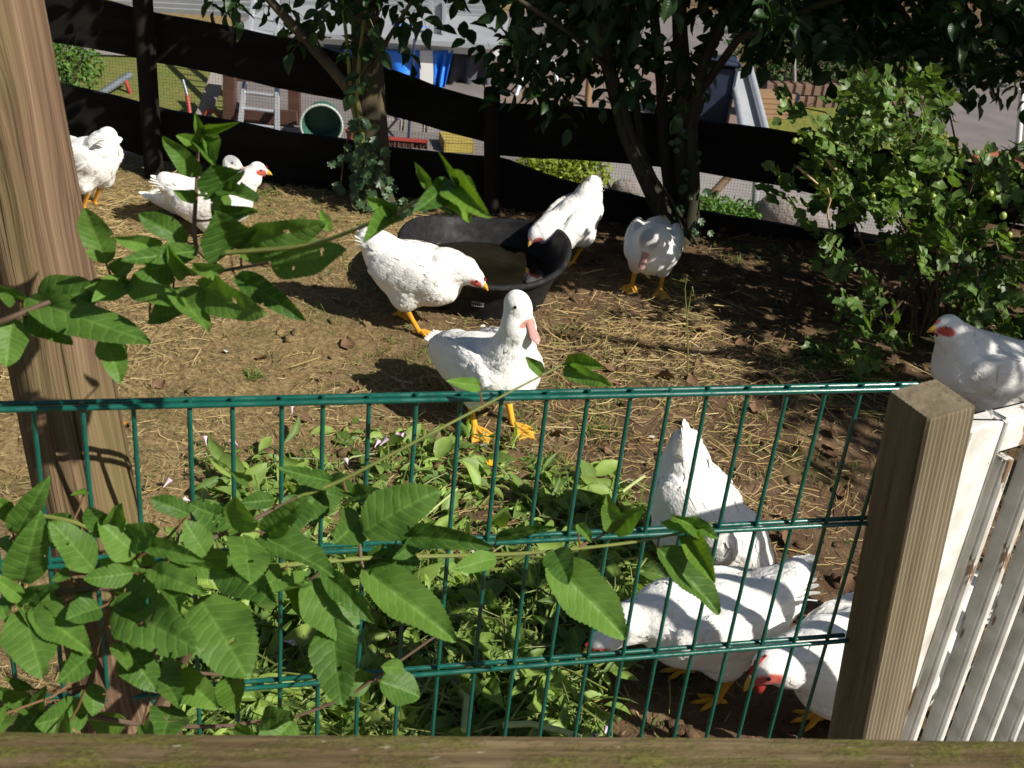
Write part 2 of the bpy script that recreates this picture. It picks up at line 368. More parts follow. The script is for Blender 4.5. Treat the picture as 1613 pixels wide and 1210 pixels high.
def mat_white_paint():
    m, t, b = newmat('peeling_white_paint', .5, .4); co = coords(t)
    n = noise(t, mapping(t, co, (14, 14, 3.5)), 1, 6, .65)
    msk = ramp(t, n, [(.40, (1, 1, 1)), (.42, (0, 0, 0))])
    wd = ramp(t, noise(t, mapping(t, co, (70, 70, 3)), 1, 4), [(.3, (.17, .10, .055)), (.7, (.36, .26, .17))])
    dirt = ramp(t, noise(t, co, 22, 5), [(.4, (.76, .75, .70)), (.75, (.50, .48, .41))])
    t.links.new(mixc(t, msk, dirt, wd), b.inputs['Base Color'])
    t.links.new(ramp(t, msk, [(0, (.45, .45, .45)), (1, (.9, .9, .9))]), b.inputs['Roughness'])
    bump(t, b, ramp(t, n, [(.40, (0, 0, 0)), (.42, (1, 1, 1))]), .6, .003); return m
MAT['white_paint'] = mat_white_paint()
def mat_rubber():
    m, t, b = newmat('black_rubber', .55, .16); co = coords(t)
    n = noise(t, co, 26, 6, .7)
    t.links.new(ramp(t, n, [(.35, (.010, .010, .011)), (.6, (.024, .023, .023)), (.8, (.06, .055, .048))]), b.inputs['Base Color'])
    t.links.new(ramp(t, noise(t, co, 12, 3), [(.4, (.5, .5, .5)), (.65, (.85, .85, .85))]), b.inputs['Roughness'])
    bump(t, b, noise(t, co, 160, 3), .35, .002); return m
MAT['rubber'] = mat_rubber()
def mat_water():
    m, t, b = newmat('murky_water', .04, .5); co = coords(t)
    t.links.new(ramp(t, noise(t, co, 7, 4), [(.35, (.008, .007, .004)), (.7, (.018, .015, .009))]), b.inputs['Base Color'])
    bump(t, b, noise(t, co, 14, 2), .08, .01); return m
MAT['water'] = mat_water()
MAT['plumage'] = colmat('white_plumage', .85, .12, (90, .25), .12, .15)
MAT['feather'] = colmat('white_feather', .8, .15, (130, .22), 0, .15)
MAT['comb'] = simple('red_comb', (.36, .035, .03), (.24, .02, .02), 60, .45, .4, .3, .001, 0)
MAT['eye'] = simple('dark_eye', (.01, .008, .006), (.02, .015, .01), 10, .08, .6, 0)
MAT['white'] = simple('white_painted', (.78, .78, .76), (.70, .70, .67), 3, .5, .4, .05)
MAT['alu'] = simple('aluminium', (.62, .64, .66), (.5, .52, .55), 12, .35, .5, .1, .001, .5)
MAT['tarp'] = simple('blue_tarpaulin', (.02, .17, .72), (.03, .24, .85), 5, .35, .5, .4, .02)
MAT['siding'] = simple('grey_siding', (.34, .355, .37), (.28, .29, .305), 3, .6, .3, .1)
MAT['greycloth'] = simple('grey_cloth', (.10, .10, .12), (.06, .06, .075), 6, .9, .1, .5, .03)
MAT['patio'] = simple('terrace_planks', (.235, .175, .145), (.17, .125, .105), 2.5, .8, .2, .3, .01)
MAT['paving'] = simple('grey_paving', (.20, .175, .165), (.15, .132, .125), 3, .85, .2, .3, .01)
MAT['lawn'] = simple('dry_lawn', (.20, .19, .045), (.13, .15, .035), 5, .9, .1, .8, .03)
MAT['lawn_green'] = simple('green_lawn', (.13, .16, .035), (.19, .17, .06), 4, .9, .1, .8, .03)
MAT['brownwood'] = simple('red_brown_timber', (.10, .048, .035), (.06, .03, .022), 9, .7, .3, .2)
MAT['tanwood'] = simple('orange_plank', (.30, .185, .10), (.23, .14, .075), 6, .7, .3, .2)
MAT['greenplastic'] = simple('green_plastic', (.05, .15, .11), (.04, .11, .085), 8, .5, .4, .1)
MAT['palerim'] = simple('pale_plastic', (.5, .55, .48), (.4, .45, .4), 8, .5, .4, .1)
MAT['terracotta'] = simple('terracotta', (.34, .12, .07), (.27, .09, .05), 10, .8, .2, .2)
MAT['redplastic'] = simple('red_plastic', (.36, .06, .045), (.28, .045, .035), 8, .4, .4, .05)
MAT['yellow'] = simple('yellow_crate', (.40, .31, .08), (.32, .25, .06), 12, .6, .3, .1)
MAT['stone'] = simple('grey_stone', (.28, .245, .22), (.18, .16, .145), 7, .9, .2, .8, .03)
MAT['concrete'] = simple('pale_concrete', (.30, .275, .255), (.23, .21, .195), 4, .9, .2, .3)
MAT['darkblue'] = simple('dark_blue_plastic', (.015, .02, .04), (.02, .03, .06), 8, .5, .4, .1)
MAT['petal_pink'] = simple('pink_petal', (.62, .40, .52), (.72, .60, .66), 60, .6, .2, 0)
MAT['petal_orange'] = simple('orange_petal', (.80, .40, .02), (.75, .30, .01), 60, .6, .2, 0)
MAT['hosegrey'] = simple('grey_metal', (.22, .25, .28), (.16, .18, .2), 12, .4, .5, .1, .004, .4)

# ------------------------------------------------------------------ ground
def build_ground():
    xs = np.concatenate([-np.geomspace(260, 2.95, 34), np.arange(-2.9, 2.91, .016), np.geomspace(2.95, 260, 34)])
    ys = np.concatenate([-np.geomspace(60, .6, 14), np.arange(-.5, 1.2, .1), np.arange(1.2, 4.9, .016), np.arange(4.9, 7, .08), np.geomspace(7, 400, 44)])
    X, Y = np.meshgrid(xs, ys); Z = hgt(X, Y); nx, ny = len(xs), len(ys)
    i = np.arange((nx-1)*(ny-1)); a = (i//(nx-1))*nx+i % (nx-1)
    o = obj('ground', mkmesh('ground', np.stack([X.ravel(), Y.ravel(), Z.ravel()], 1), np.stack([a, a+1, a+nx+1, a+nx], 1)), MAT['soil'])
    tag(o, kind='structure'); return o
GROUND = build_ground()
def gz(x, y): return float(hgt(np.array([x]), np.array([y]))[0])

# straw and dry grass stalks strewn over the pen
def ribbons(P, L, ang, tilt, W, curve, lift, n=4):
    k = len(P); t = np.linspace(0, 1, n)[None]
    a = ang[:, None]+curve[:, None]*(t-.5)
    dx = np.cumsum(np.cos(a), 1)*(L/n)[:, None]; dy = np.cumsum(np.sin(a), 1)*(L/n)[:, None]
    x = P[:, :1]+dx-dx.mean(1, keepdims=True); y = P[:, 1:2]+dy-dy.mean(1, keepdims=True)
    z = hgt(x, y); z = np.maximum(z, z.mean(1, keepdims=True)-.004)+lift[:, None]+tilt[:, None]*(t-.5)*L[:, None]+.001
    nx, ny = -np.sin(a), np.cos(a); wd = W[:, None]*(1-.55*np.abs(t*2-1)**3)
    A = np.stack([x+nx*wd, y+ny*wd, z], 2); B = np.stack([x-nx*wd, y-ny*wd, z], 2); Cc = np.stack([x, y, z+W[:, None]*1.1], 2)
    V = np.stack([A, Cc, B], 2).reshape(-1, 3)          # k, n, 3 -> ridge
    base = (np.arange(k)*n*3)[:, None, None]+(np.arange(n-1)*3)[None, :, None]
    q1 = base+np.array([0, 1, 4, 3]); q2 = base+np.array([1, 2, 5, 4])
    return V, np.concatenate([q1.reshape(-1, 4), q2.reshape(-1, 4)])
def pen_points(n, dens):
    out = []
    while sum(map(len, out)) < n:
        p = np.stack([RNG.uniform(-2.6, 2.5, n*2), RNG.uniform(1.2, 4.72, n*2)], 1)
        out.append(p[RNG.random(n*2) < dens(p[:, 0], p[:, 1])])
    return np.concatenate(out)[:n]
def straw_density(x, y):
    left = 1/(1+np.exp((x+.25)*4)); n = np.clip(fbm(x*2.4, y*2.4, 3, 77)*3.2+.45, 0, 1)
    g = lambda cx, cy, r: np.exp(-(((x-cx)/r)**2+((y-cy)/r)**2))
    spot = g(.25, 3.35, .28)+g(.45, 3.55, .3)+.8*g(.9, 3.2, .35)+.9*g(.62, 2.6, .3)+.6*g(.3, 2.85, .3)
    return np.clip((.10+.55*left)*n+.75*spot*(n*.6+.4), 0, 1)
def build_straw():
    n = 21000; P = pen_points(n, straw_density)
    L = RNG.gamma(2.2, .025, n).clip(.012, .26)
    V, Fq = ribbons(P, L, RNG.uniform(0, math.pi*2, n), RNG.normal(0, .09, n), RNG.uniform(.0005, .0014, n), RNG.normal(0, .9, n), RNG.uniform(0, .014, n))
    pal = np.array([(.46, .34, .15), (.36, .255, .105), (.56, .44, .23), (.25, .165, .075), (.30, .25, .10), (.17, .10, .055)])
    c = pal[RNG.choice(6, n, p=[.28, .26, .14, .14, .1, .08])]*RNG.uniform(.75, 1.15, (n, 1))
    o = obj('straw', mkmesh('straw', V, Fq, col=np.repeat(c, 12, 0)), MAT['straw'])
    tag(o, 'golden straw stalks strewn loosely over the bare soil', 'straw', kind='stuff')
    n = 520; g = lambda x, y, cx, cy, r: np.exp(-(((x-cx)/r)**2+((y-cy)/r)**2))
    P = pen_points(n, lambda x, y: np.clip(g(x, y, .22, 3.42, .16)+g(x, y, .50, 3.62, .2)+.8*g(x, y, .62, 3.9, .12)+.5*g(x, y, .95, 3.25, .2)+.6*g(x, y, .55, 2.75, .22)+.4*g(x, y, .12, 3.05, .2)+.015, 0, 1))
    V, Fq = ribbons(P, RNG.uniform(.05, .17, n), RNG.uniform(0, 6.28, n), RNG.normal(0, .12, n), RNG.uniform(.0009, .0018, n), RNG.normal(0, .5, n), RNG.uniform(.002, .03, n))
    c = np.array([(.46, .33, .13), (.40, .27, .10), (.54, .42, .20), (.34, .28, .09)])[RNG.choice(4, n)]*RNG.uniform(.8, 1.15, (n, 1))
    tag(obj('straw_clumps', mkmesh('straw_clumps', V, Fq, col=np.repeat(c, 12, 0)), MAT['straw']), 'loose clumps of long golden straw right of the rubber tub', 'straw', kind='stuff')
    n = 26000; P = pen_points(n, lambda x, y: np.clip((.06+.9/(1+np.exp((x+.15)*3.2)))*np.clip(fbm(x*1.7, y*1.7, 3, 31)*3+.55, .05, 1), 0, 1))
    L = RNG.gamma(3., .009, n).clip(.008, .07)
    V, Fq = ribbons(P, L, RNG.uniform(0, 6.28, n), RNG.normal(0, .35, n), RNG.uniform(.0005, .0012, n), RNG.normal(0, 1.2, n), RNG.uniform(0, .008, n), 3)
    pal = np.array([(.33, .25, .10), (.20, .19, .06), (.42, .33, .16), (.12, .15, .035), (.22, .14, .065)])
    c = pal[RNG.choice(5, n, p=[.32, .18, .2, .12, .18])]*RNG.uniform(.7, 1.15, (n, 1))
    o = obj('dry_grass', mkmesh('dry_grass', V, Fq, col=np.repeat(c, 9, 0)), MAT['straw'])
    tag(o, 'short dried grass thatch covering the trampled pen floor', 'grass', kind='stuff')
build_straw()
def build_clods():
    mb = []
    base = MB(); base.sphere((0, 0, 0), 1, 6, 4); tv = np.concatenate(base.V)
    tf = []
    for f in base.F:
        tf += [f] if len(f) == 3 else [(f[0], f[1], f[2]), (f[0], f[2], f[3])]
    tf = np.array(tf); n = 3800
    P = pen_points(n, lambda x, y: np.clip(.35+.5*(x > -.2)+fbm(x*3, y*3, 2, 41)*1.5, .05, 1))
    s = RNG.gamma(2., .0032, n).clip(.002, .024)
    pos = np.stack([P[:, 0], P[:, 1], hgt(P[:, 0], P[:, 1])+s*.15], 1)
    ax = np.stack([np.cos(a := RNG.uniform(0, 6.28, n)), np.sin(a), RNG.normal(0, .3, n)], 1)
    V, Fc = scatter(tv, tf, pos, ax, np.tile([0, 0, 1.], (n, 1)), s, s*RNG.uniform(.8, 1.7, n), s*RNG.uniform(.45, .8, n))
    V += RNG.normal(0, .18, V.shape)*np.repeat(s, len(tv))[:, None]
    o = obj('soil_crumbs', mkmesh('soil_crumbs', V, Fc, smooth=False), MAT['soil'])
    tag(o, 'brown crumbs of earth lying on the trampled soil', 'soil', kind='stuff')
build_clods()
def dry_leaf_mesh(seed):
    r = np.random.default_rng(seed); n = 7; V = []; Fc = []
    for i in range(n):
        t = i/(n-1); wd = .42*math.sin(math.pi*(.06+.9*t)**.8)
        for u in (-1, -.5, 0, .5, 1):
            V.append((u*wd, t-.5, .28*u*u*(.4+r.random()*.6)+.12*math.sin(t*5+seed)+r.normal(0, .03)))
    for i in range(n-1):
        for j in range(4): a = i*5+j; Fc.append((a, a+1, a+6, a+5))
    return mkmesh('dry_leaf', V, np.array(Fc))
DL = [dry_leaf_mesh(s) for s in range(5)]
for m_ in DL: m_.materials.append(MAT['dry_leaf'])
def dry_leaves():
    spots = [(548, 543), (330, 770), (1000, 545), (1040, 600), (960, 590), (1205, 520), (1230, 810), (1240, 850), (1180, 560), (1150, 500), (560, 615), (250, 600), (415, 560), (905, 585), (880, 690), (1275, 555), (660, 660), (480, 660), (1140, 470), (1105, 530)]
    P = [onz(*s)[:2] for s in spots]+list(pen_points(130, lambda x, y: np.clip(.12+.6*(x > .25), 0, 1)))
    for x, y in P:
        o = obj('dry_leaf', random.choice(DL), None, GROUND, (x, y, gz(x, y)+.008), (random.gauss(0, .35), random.gauss(0, .35), random.uniform(0, 6.28)))
        s = random.uniform(.028, .062); o.scale = (s, s, s*.8)
dry_leaves()
def small_feathers():
    me = blade_leaf('feather', MAT['feather_bit'], 77, 6, 2, 0, .3, .1, .05)
    for x, y in pen_points(46, lambda x, y: x*0+.5):
        o = obj('feather', me, None, GROUND, (x, y, gz(x, y)+.006), (random.gauss(0, .3), random.gauss(0, .3), random.uniform(0, 6.28))); s_ = random.uniform(.012, .03); o.scale = (s_*.7, s_, s_)
MAT['feather_bit'] = simple('loose_white_feather', (.75, .72, .66), (.6, .57, .5), 40, .8, .2, 0)
def grass_tufts():
    pts = []
    for cx, cy, r, k in [(1230, 660, 60, 0), (330, 720, 30, 40), (430, 300, 15, 60), (400, 590, 10, 12), (700, 560, 8, 8), (940, 680, 40, 30), (860, 740, 50, 60), (1290, 570, 60, 110), (1360, 585, 40, 120), (1180, 400, 40, 40)]:
        for _ in range(k): pts.append(onz(cx+random.gauss(0, r*.5), cy+random.gauss(0, r*.3))[:2])
    P = np.array(pts); P = np.concatenate([P, pen_points(800, lambda x, y: np.clip(.1+fbm(x*1.2, y*1.2, 2, 9)*2.5*(x < .4), 0, 1))])
    n = len(P); k = 5; Pn = np.repeat(P, k, 0)+RNG.normal(0, .008, (n*k, 2)); a = RNG.uniform(0, 6.28, n*k)
    L = RNG.uniform(.012, .045, n*k); ln = RNG.uniform(.3, 1., n*k)
    tv = np.array([(-1, 0, 0), (1, 0, 0), (.8, .5, .12), (-.8, .5, .12), (0, 1, .5)]); tf = np.array([(0, 1, 2), (0, 2, 3), (3, 2, 4)])
    ax = np.stack([np.cos(a)*ln, np.sin(a)*ln, np.ones(n*k)*.8], 1); nr = np.stack([np.cos(a), np.sin(a), np.ones(n*k)*.2], 1)
    V, Fc = scatter(tv, tf, np.stack([Pn[:, 0], Pn[:, 1], hgt(Pn[:, 0], Pn[:, 1])-.002], 1), ax, nr, RNG.uniform(.0012, .0028, n*k), L)
    c = np.repeat(RNG.random((n*k, 1)), 3, 1)
    o = obj('grass_tufts', mkmesh('grass_tufts', V, Fc, col=np.repeat(c, 5, 0)), MAT['grass'])
    tag(o, 'small green grass sprouts coming up through the soil', 'grass', kind='stuff')
grass_tufts()
# a few long stalks standing up right of the tub
def tall_stalk():
    t = empty('grass_stalk', tuple(onz(1083, 600)), 'single tall green grass stalk standing in the straw', 'grass stalk')
    mb = MB(); b = onz(1083, 600); p = [ony(*q, b[1]) for q in ((1083, 602), (1084, 560), (1082, 500), (1079, 455), (1083, 432))]
    mb.tube(p, [.0028, .0026, .002, .0014, .0006], 5); mb.build('stem', MAT['greenstem'], t, origin=None, smooth=True).location = -np.array(t.location)
    mb = MB(); mb.tube([p[2], p[3]+np.array([.02, 0, .01]), p[3]+np.array([.035, -.01, -.03])], [.002, .002, .0004], 4)
    mb.build('blade', MAT['greenstem'], t, smooth=True).location = -np.array(t.location)
tall_stalk()

# ------------------------------------------------------------------ black board fence at the back of the pen
FY = 4.64
BF = empty('board_fence', tuple(onz(775, 338)), 'black stained board fence with wire netting along the far edge', 'fence')
BFL = np.array(BF.location)
def board(name, top, bot, mat, Y=FY, th=.026, step=.05, seed=0, parent=BF):
    tp = np.array([ony(x, y, Y) for x, y in top]); bp = np.array([ony(x, y, Y) for x, y in bot])
    x0 = max(tp[0, 0], bp[0, 0]); x1 = min(tp[-1, 0], bp[-1, 0]); n = int((x1-x0)/step)+2
    xs = np.linspace(x0, x1, n); r = np.random.default_rng(seed)
    zt = np.interp(xs, tp[:, 0], tp[:, 2])+fbm(xs*5, xs*0+seed, 3)*.018; zb = np.interp(xs, bp[:, 0], bp[:, 2])+fbm(xs*5, xs*0+seed+9, 3)*.018
    V = []; Fc = []
    for i in range(n):
        V += [(xs[i], Y, zb[i]), (xs[i], Y, zt[i]), (xs[i], Y+th, zt[i]), (xs[i], Y+th, zb[i])]
    for i in range(n-1):
        a = i*4
        for j in range(4): Fc.append((a+j, a+(j+1) % 4, a+4+(j+1) % 4, a+4+j))
    Fc += [(3, 2, 1, 0), (n*4-4, n*4-3, n*4-2, n*4-1)]
    me = mkmesh(name, np.array(V)-BFL, Fc, smooth=False); return obj(name, me, mat, parent), xs, zt
_, TX1, TZ1 = board('board', [(60, -25), (234, 20), (330, 36), (400, 52), (482, 67), (607, 110), (700, 140), (772, 163)], [(60, 60), (130, 75), (201, 88), (234, 97), (345, 117), (385, 127), (536, 157), (611, 181), (688, 202), (772, 226)], MAT['black_board'], seed=1)
board('board', [(60, 124), (107, 136), (154, 147), (214, 161), (244, 169), (318, 184), (435, 207), (536, 219), (611, 234), (701, 244), (772, 249)], [(60, 204), (117, 218), (194, 236), (254, 253), (331, 271), (408, 288), (470, 300), (560, 318), (640, 334), (772, 346)], MAT['black_board'], seed=2)
_, TX2, TZ2 = board('board', [(776, 165), (935, 172), (1101, 190), (1238, 209), (1330, 224), (1457, 250), (1613, 270), (1760, 290)], [(776, 245), (800, 246), (987, 258), (1101, 271), (1235, 295), (1330, 315), (1457, 335), (1613, 355), (1760, 370)], MAT['black_board'], FY+.004, seed=3)
board('board', [(776, 250), (800, 253), (830, 264), (887, 285), (940, 296), (1001, 311), (1091, 330), (1178, 345), (1235, 355), (1400, 385), (1613, 415), (1760, 430)], [(776, 350), (900, 358), (1001, 376), (1091, 392), (1235, 418), (1400, 448), (1613, 480), (1760, 500)], MAT['black_board'], FY+.004, seed=4)
def fpost(pt, pb, w, Y=4.575, name='post'):
    a = ony(*pt, Y); b = ony(*pb, Y); b = b+(b-a)*.15; mb = MB(); mb.tube([b, (a+b)/2, a-(a-b)*.02, a], [w/2, w/2, w/2, w/2*.82], 12)
    return mb.build(name, MAT['dark_post'], BF, smooth=True).__setattr__('location', -BFL)
fpost((222, -40), (243, 280), .078); fpost((775, 138), (775, 342), .066); fpost((1350, 190), (1325, 420), .075)
mb = MB(); mb.tube([ony(404, 292, 4.58), ony(480, 307, 4.575), ony(566, 322, 4.58)], [.016, .019, .017], 8); mb.build('ground_rail', MAT['log'], BF, smooth=True).location = -BFL
def netting():
    V = []; Fc = []; r = .00042
    def seg(a, b):
        n = len(V); a = np.array(a); b = np.array(b); d = unit(b-a); u = np.array([0, 1., 0]); v = np.cross(d, u)
        for p in (a, b):
            for k in range(3): V.append(p+r*(math.cos(2.094*k)*u+math.sin(2.094*k)*v))
        for k in range(3): Fc.append((n+k, n+(k+1) % 3, n+3+(k+1) % 3, n+3+k))
    xs = np.concatenate([TX1, TX2[1:]]); zs = np.concatenate([TZ1, TZ2[1:]])-.03; Y = FY+.035
    for x in np.arange(-2.55, 2.4, .0127): seg((x, Y, -.08), (x, Y, np.interp(x, xs, zs)))
    for z in np.arange(-.07, 1.0, .0127):
        ok = zs > z
        if not ok.any(): continue
        xr = xs[ok].max()
        if z > zs[-1]: xr = xs[np.where(ok)[0][-1]]
        seg((-2.55, Y, z), (min(xr, 2.4), Y, z))
    o = obj('wire_netting', mkmesh('wire_netting', np.array(V)-BFL, np.array(Fc)), MAT['wire'], BF); tag(o, kind='stuff')
netting()
# ------------------------------------------------------------------ leaf shapes (y along the blade, unit length, unit width)
def blade_leaf(name, mat, seed, rows=20, cols=6, serr=.05, droop=.25, fold=.16, wave=.05, holes=0, shape=(.86, .68), eaten=0):
    r = np.random.default_rng(seed); V = []; UV = []; q = []
    ph = r.uniform(0, 6.28, 3); tw = r.normal(0, .12)
    for i in range(rows+1):
        t = i/rows; w_ = (math.sin(math.pi*t**shape[0])**shape[1])*.5 if 0 < t < 1 else 0.
        w_ = max(w_, .004)
        for j in range(cols+1):
            u = j/cols*2-1; s = 1.
            if abs(u) == 1: s = 1+serr*(1 if i % 2 else -1)+r.normal(0, serr*.5)+.05*math.sin(t*13+ph[1]*u)
            x = u*w_*s; y = t+(abs(u)*.012 if abs(u) == 1 and i % 2 else 0)
            z = fold*abs(u)*w_*2 - droop*t*t + wave*abs(u)*math.sin(t*9+ph[0]+(2 if u > 0 else 0)) + tw*u*w_*t*2
            z += .006*math.sin(t*26)*(1-abs(u))
            V.append((x, y, z)); UV.append((.5+u*w_, t))
    bad = set()
    for h in range(holes):
        i0 = r.integers(rows//4, rows*3//4); j0 = r.integers(1, cols-1); bad.add((i0, j0))
        if r.random() < .7: bad.add((i0+1, j0))
        if r.random() < .3: bad.add((i0, j0+1 if j0 < cols-2 else j0-1))
    for h in range(eaten):
        i0 = r.integers(rows//3, rows-4); s_ = 0 if r.random() < .5 else cols-1
        for k in range(r.integers(1, 3)): bad.add((i0+k, s_))
    for i in range(rows):
        for j in range(cols):
            if (i, j) in bad: continue
            a = i*(cols+1)+j; q.append((a, a+1, a+cols+2, a+cols+1))
    me = mkmesh(name, V, np.array(q), uv=UV); me.materials.append(mat); return me
small_feathers()
def lobed_template(nl=3, depth=.45, seed=0, teeth=True):
    pts = []; k = nl*4
    for i in range(k+1):
        a = math.radians(-125+250*i/k); ph = (i/k*nl) % 1
        rr = .5*(1-depth*abs(ph-.5)*2*(.9 if 0 < i < k else .3))*(1.15-.25*abs(a)/2.2)
        if teeth and i % 2: rr *= 1.06
        pts.append((math.sin(a)*rr*1.1, .42+math.cos(a)*rr, .12*abs(math.sin(a*1.5))-.10*rr))
    V = [(0, .0, 0), (0, .42, -.06)]+pts; Fc = [(1, 2+i+1, 2+i) for i in range(k)]+[(0, 1, 2), (0, 2+k, 1)]
    V = np.array(V); UV = np.stack([.5+V[:, 0]*.9, V[:, 1]], 1)
    return V, np.array(Fc), UV
def oval_template():
    V = [(0, 0, 0)]; Fc = []; UV = [(.5, 0)]
    for t, w_ in ((.22, .34), (.5, .5), (.78, .33)):
        for u in (-1, 0, 1): V.append((u*w_, t, .16*abs(u)*w_*2-.22*t*t)); UV.append((.5+u*w_, t))
    V.append((0, 1, -.24)); UV.append((.5, 1))
    Fc = [(0, 2, 1), (0, 3, 2)]
    for i in range(2):
        a = 1+i*3
        for j in (0, 1): Fc += [(a+j, a+j+1, a+j+4), (a+j, a+j+4, a+j+3)]
    Fc += [(7, 8, 10), (8, 9, 10)]
    return np.array(V, float), np.array(Fc), np.array(UV)
def leaf_matrix(p, ax, nr, sx, sy):
    ax = unit(ax); sd = np.cross(ax, nr); sd /= np.linalg.norm(sd)+1e-9; nn = np.cross(sd, ax); m = Matrix.Identity(4)
    for i in range(3): m[i][0] = sd[i]*sx; m[i][1] = ax[i]*sy; m[i][2] = nn[i]*sy; m[i][3] = p[i]
    return m
def put_leaves(root, P, AX, NR, SX, SY, meshes, nobj, tmpl, massmat, massname, score):
    """the best-seen leaves become objects of their own, the rest one mass"""
    order = np.argsort(score)[:nobj]; inv = Matrix.Translation(-Vector(root.location))
    for i in order:
        o = obj('leaf', meshes[int(RNG.integers(len(meshes)))], None, root)
        o.matrix_local = inv @ leaf_matrix(P[i], AX[i], NR[i], SX[i], SY[i])
    rest = np.ones(len(P), bool); rest[order] = False
    if rest.any():
        V, Fc = scatter(tmpl[0], tmpl[1], P[rest], AX[rest], NR[rest], SX[rest], SY[rest])
        c = np.repeat(np.repeat(RNG.random((rest.sum(), 1)), 3, 1), len(tmpl[0]), 0)
        o = obj(massname, mkmesh(massname, V-np.array(root.location), Fc, col=c), massmat, root); tag(o, kind='stuff')
def in_poly(x, y, poly):
    c = np.zeros(len(x), bool); n = len(poly)
    for i in range(n):
        (x1, y1), (x2, y2) = poly[i], poly[(i+1) % n]
        c ^= ((y1 > y) != (y2 > y)) & (x < (x2-x1)*(y-y1)/(y2-y1+1e-9)+x1)
    return c
def shade_ok(P, n=0):
    lx = P[:, 0]-P[:, 2]*SUN[0]/SUN[2]; ly = P[:, 1]-P[:, 2]*SUN[1]/SUN[2]
    nz = fbm(lx*2.2, ly*2.2, 3, 55)
    return (ly > 4.62+.10*nz) | ((lx > .72+.35*nz) & (ly > 2.15+.3*nz)), lx, ly

# ------------------------------------------------------------------ trees behind the pen
FRINGE = [(-400, -40), (230, -8), (260, 24), (330, 34), (400, 26), (430, 74), (480, 62), (525, 100), (560, 125), (600, 122), (640, 92), (690, 64), (700, 12), (718, 4), (742, 66), (790, 95), (820, 145), (870, 165), (905, 150), (930, 118), (975, 140), (1000, 150), (1090, 160), (1150, 95), (1190, 62), (1240, 48), (1330, 80), (1400, 92), (1480, 108), (1550, 125), (1613, 115), (2100, 140)]
FX, FYY = np.array(FRINGE).T
OV = oval_template()
def ov_mesh(mat, seed): return blade_leaf('leaf', mat, seed, 8, 4, .015, .3, .14, .03, shape=(.85, .9))
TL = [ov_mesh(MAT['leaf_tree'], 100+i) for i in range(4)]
def crown_points(n, c, r, dens, keep_frame=True):
    out = []; tot = 0
    while tot < n:
        d = RNG.normal(size=(n, 3)); d /= np.linalg.norm(d, axis=1)[:, None]
        P = np.asarray(c)+d*(RNG.random((n, 1))**.45)*np.asarray(r)
        P += np.stack([fbm(P[:, 0]*2, P[:, 2]*2, 2, s) for s in (1, 2, 3)], 1)*.5
        x, y, dep = px(P); ok, lx, ly = shade_ok(P)
        fr = np.interp(x, FX, FYY)+fbm(x*.02, y*.02, 3, 8)*60
        ok &= (dep > 1) & (y < fr) & (P[:, 2] > .4)
        ok &= RNG.random(len(P)) < dens(x, y, P)
        cl = fbm(P[:, 0]*3.3+P[:, 1], P[:, 2]*3.3-P[:, 1], 2, 19); ok &= cl > -.13
        P = P[ok]; out.append(P); tot += len(P)
    return np.concatenate(out)[:n]
def sprays(C, A, NR, pairs, step, jit=.006):
    """leaflets in pairs along a short shoot plus one at its end"""
    n = len(C); A = A/np.linalg.norm(A, axis=1)[:, None]; S = np.cross(A, NR); S /= np.linalg.norm(S, axis=1)[:, None]+1e-9
    P = []; AX = []; NN = []
    for k in range(pairs):
        for sg in (-1, 1):
            P.append(C+A*(step*(k+.25*(sg > 0)))+RNG.normal(0, jit, (n, 3))); AX.append(A*.55+S*sg*.85+RNG.normal(0, .22, (n, 3))); NN.append(NR+RNG.normal(0, .25, (n, 3)))
    P.append(C+A*step*pairs); AX.append(A+RNG.normal(0, .15, (n, 3))); NN.append(NR+RNG.normal(0, .2, (n, 3)))
    return np.concatenate(P), np.concatenate(AX), np.concatenate(NN)
def rachis(C, A, ln, r=.0016):
    A = A/np.linalg.norm(A, axis=1)[:, None]; tv = np.array([(-1, 0, 0), (1, 0, 0), (0, 0, 1.), (-.5, 1, 0), (.5, 1, 0), (0, 1, .5)]); tf = np.array([(0, 1, 4), (0, 4, 3), (1, 2, 5), (1, 5, 4), (2, 0, 3), (2, 3, 5)])
    n = len(C); return scatter(tv, tf, C-A*ln*.35, A, np.tile([.1, .2, 1.], (n, 1)), np.full(n, r), np.full(n, ln*1.35), np.full(n, r))
def crown_dirs(P, c, droop=.5):
    n = len(P); ax = (P-np.asarray(c)); ax /= np.linalg.norm(ax, axis=1)[:, None]+1e-6
    ax = ax*.7+RNG.normal(0, .6, (n, 3)); ax[:, 2] -= droop
    nr = np.array([.25, -.35, .8])+RNG.normal(0, .45, (n, 3)); return ax, nr
def limbs(mb, start, ends, r0):
    for e, r1 in ends:
        s = np.asarray(start); e = np.asarray(e); m = (s+e)/2+RNG.normal(0, .05, 3)+np.array([0, 0, .05])
        mb.tube([s, (s+m)/2, m, (m+e)/2+RNG.normal(0, .03, 3), e], np.linspace(r0, r1, 5), 6)
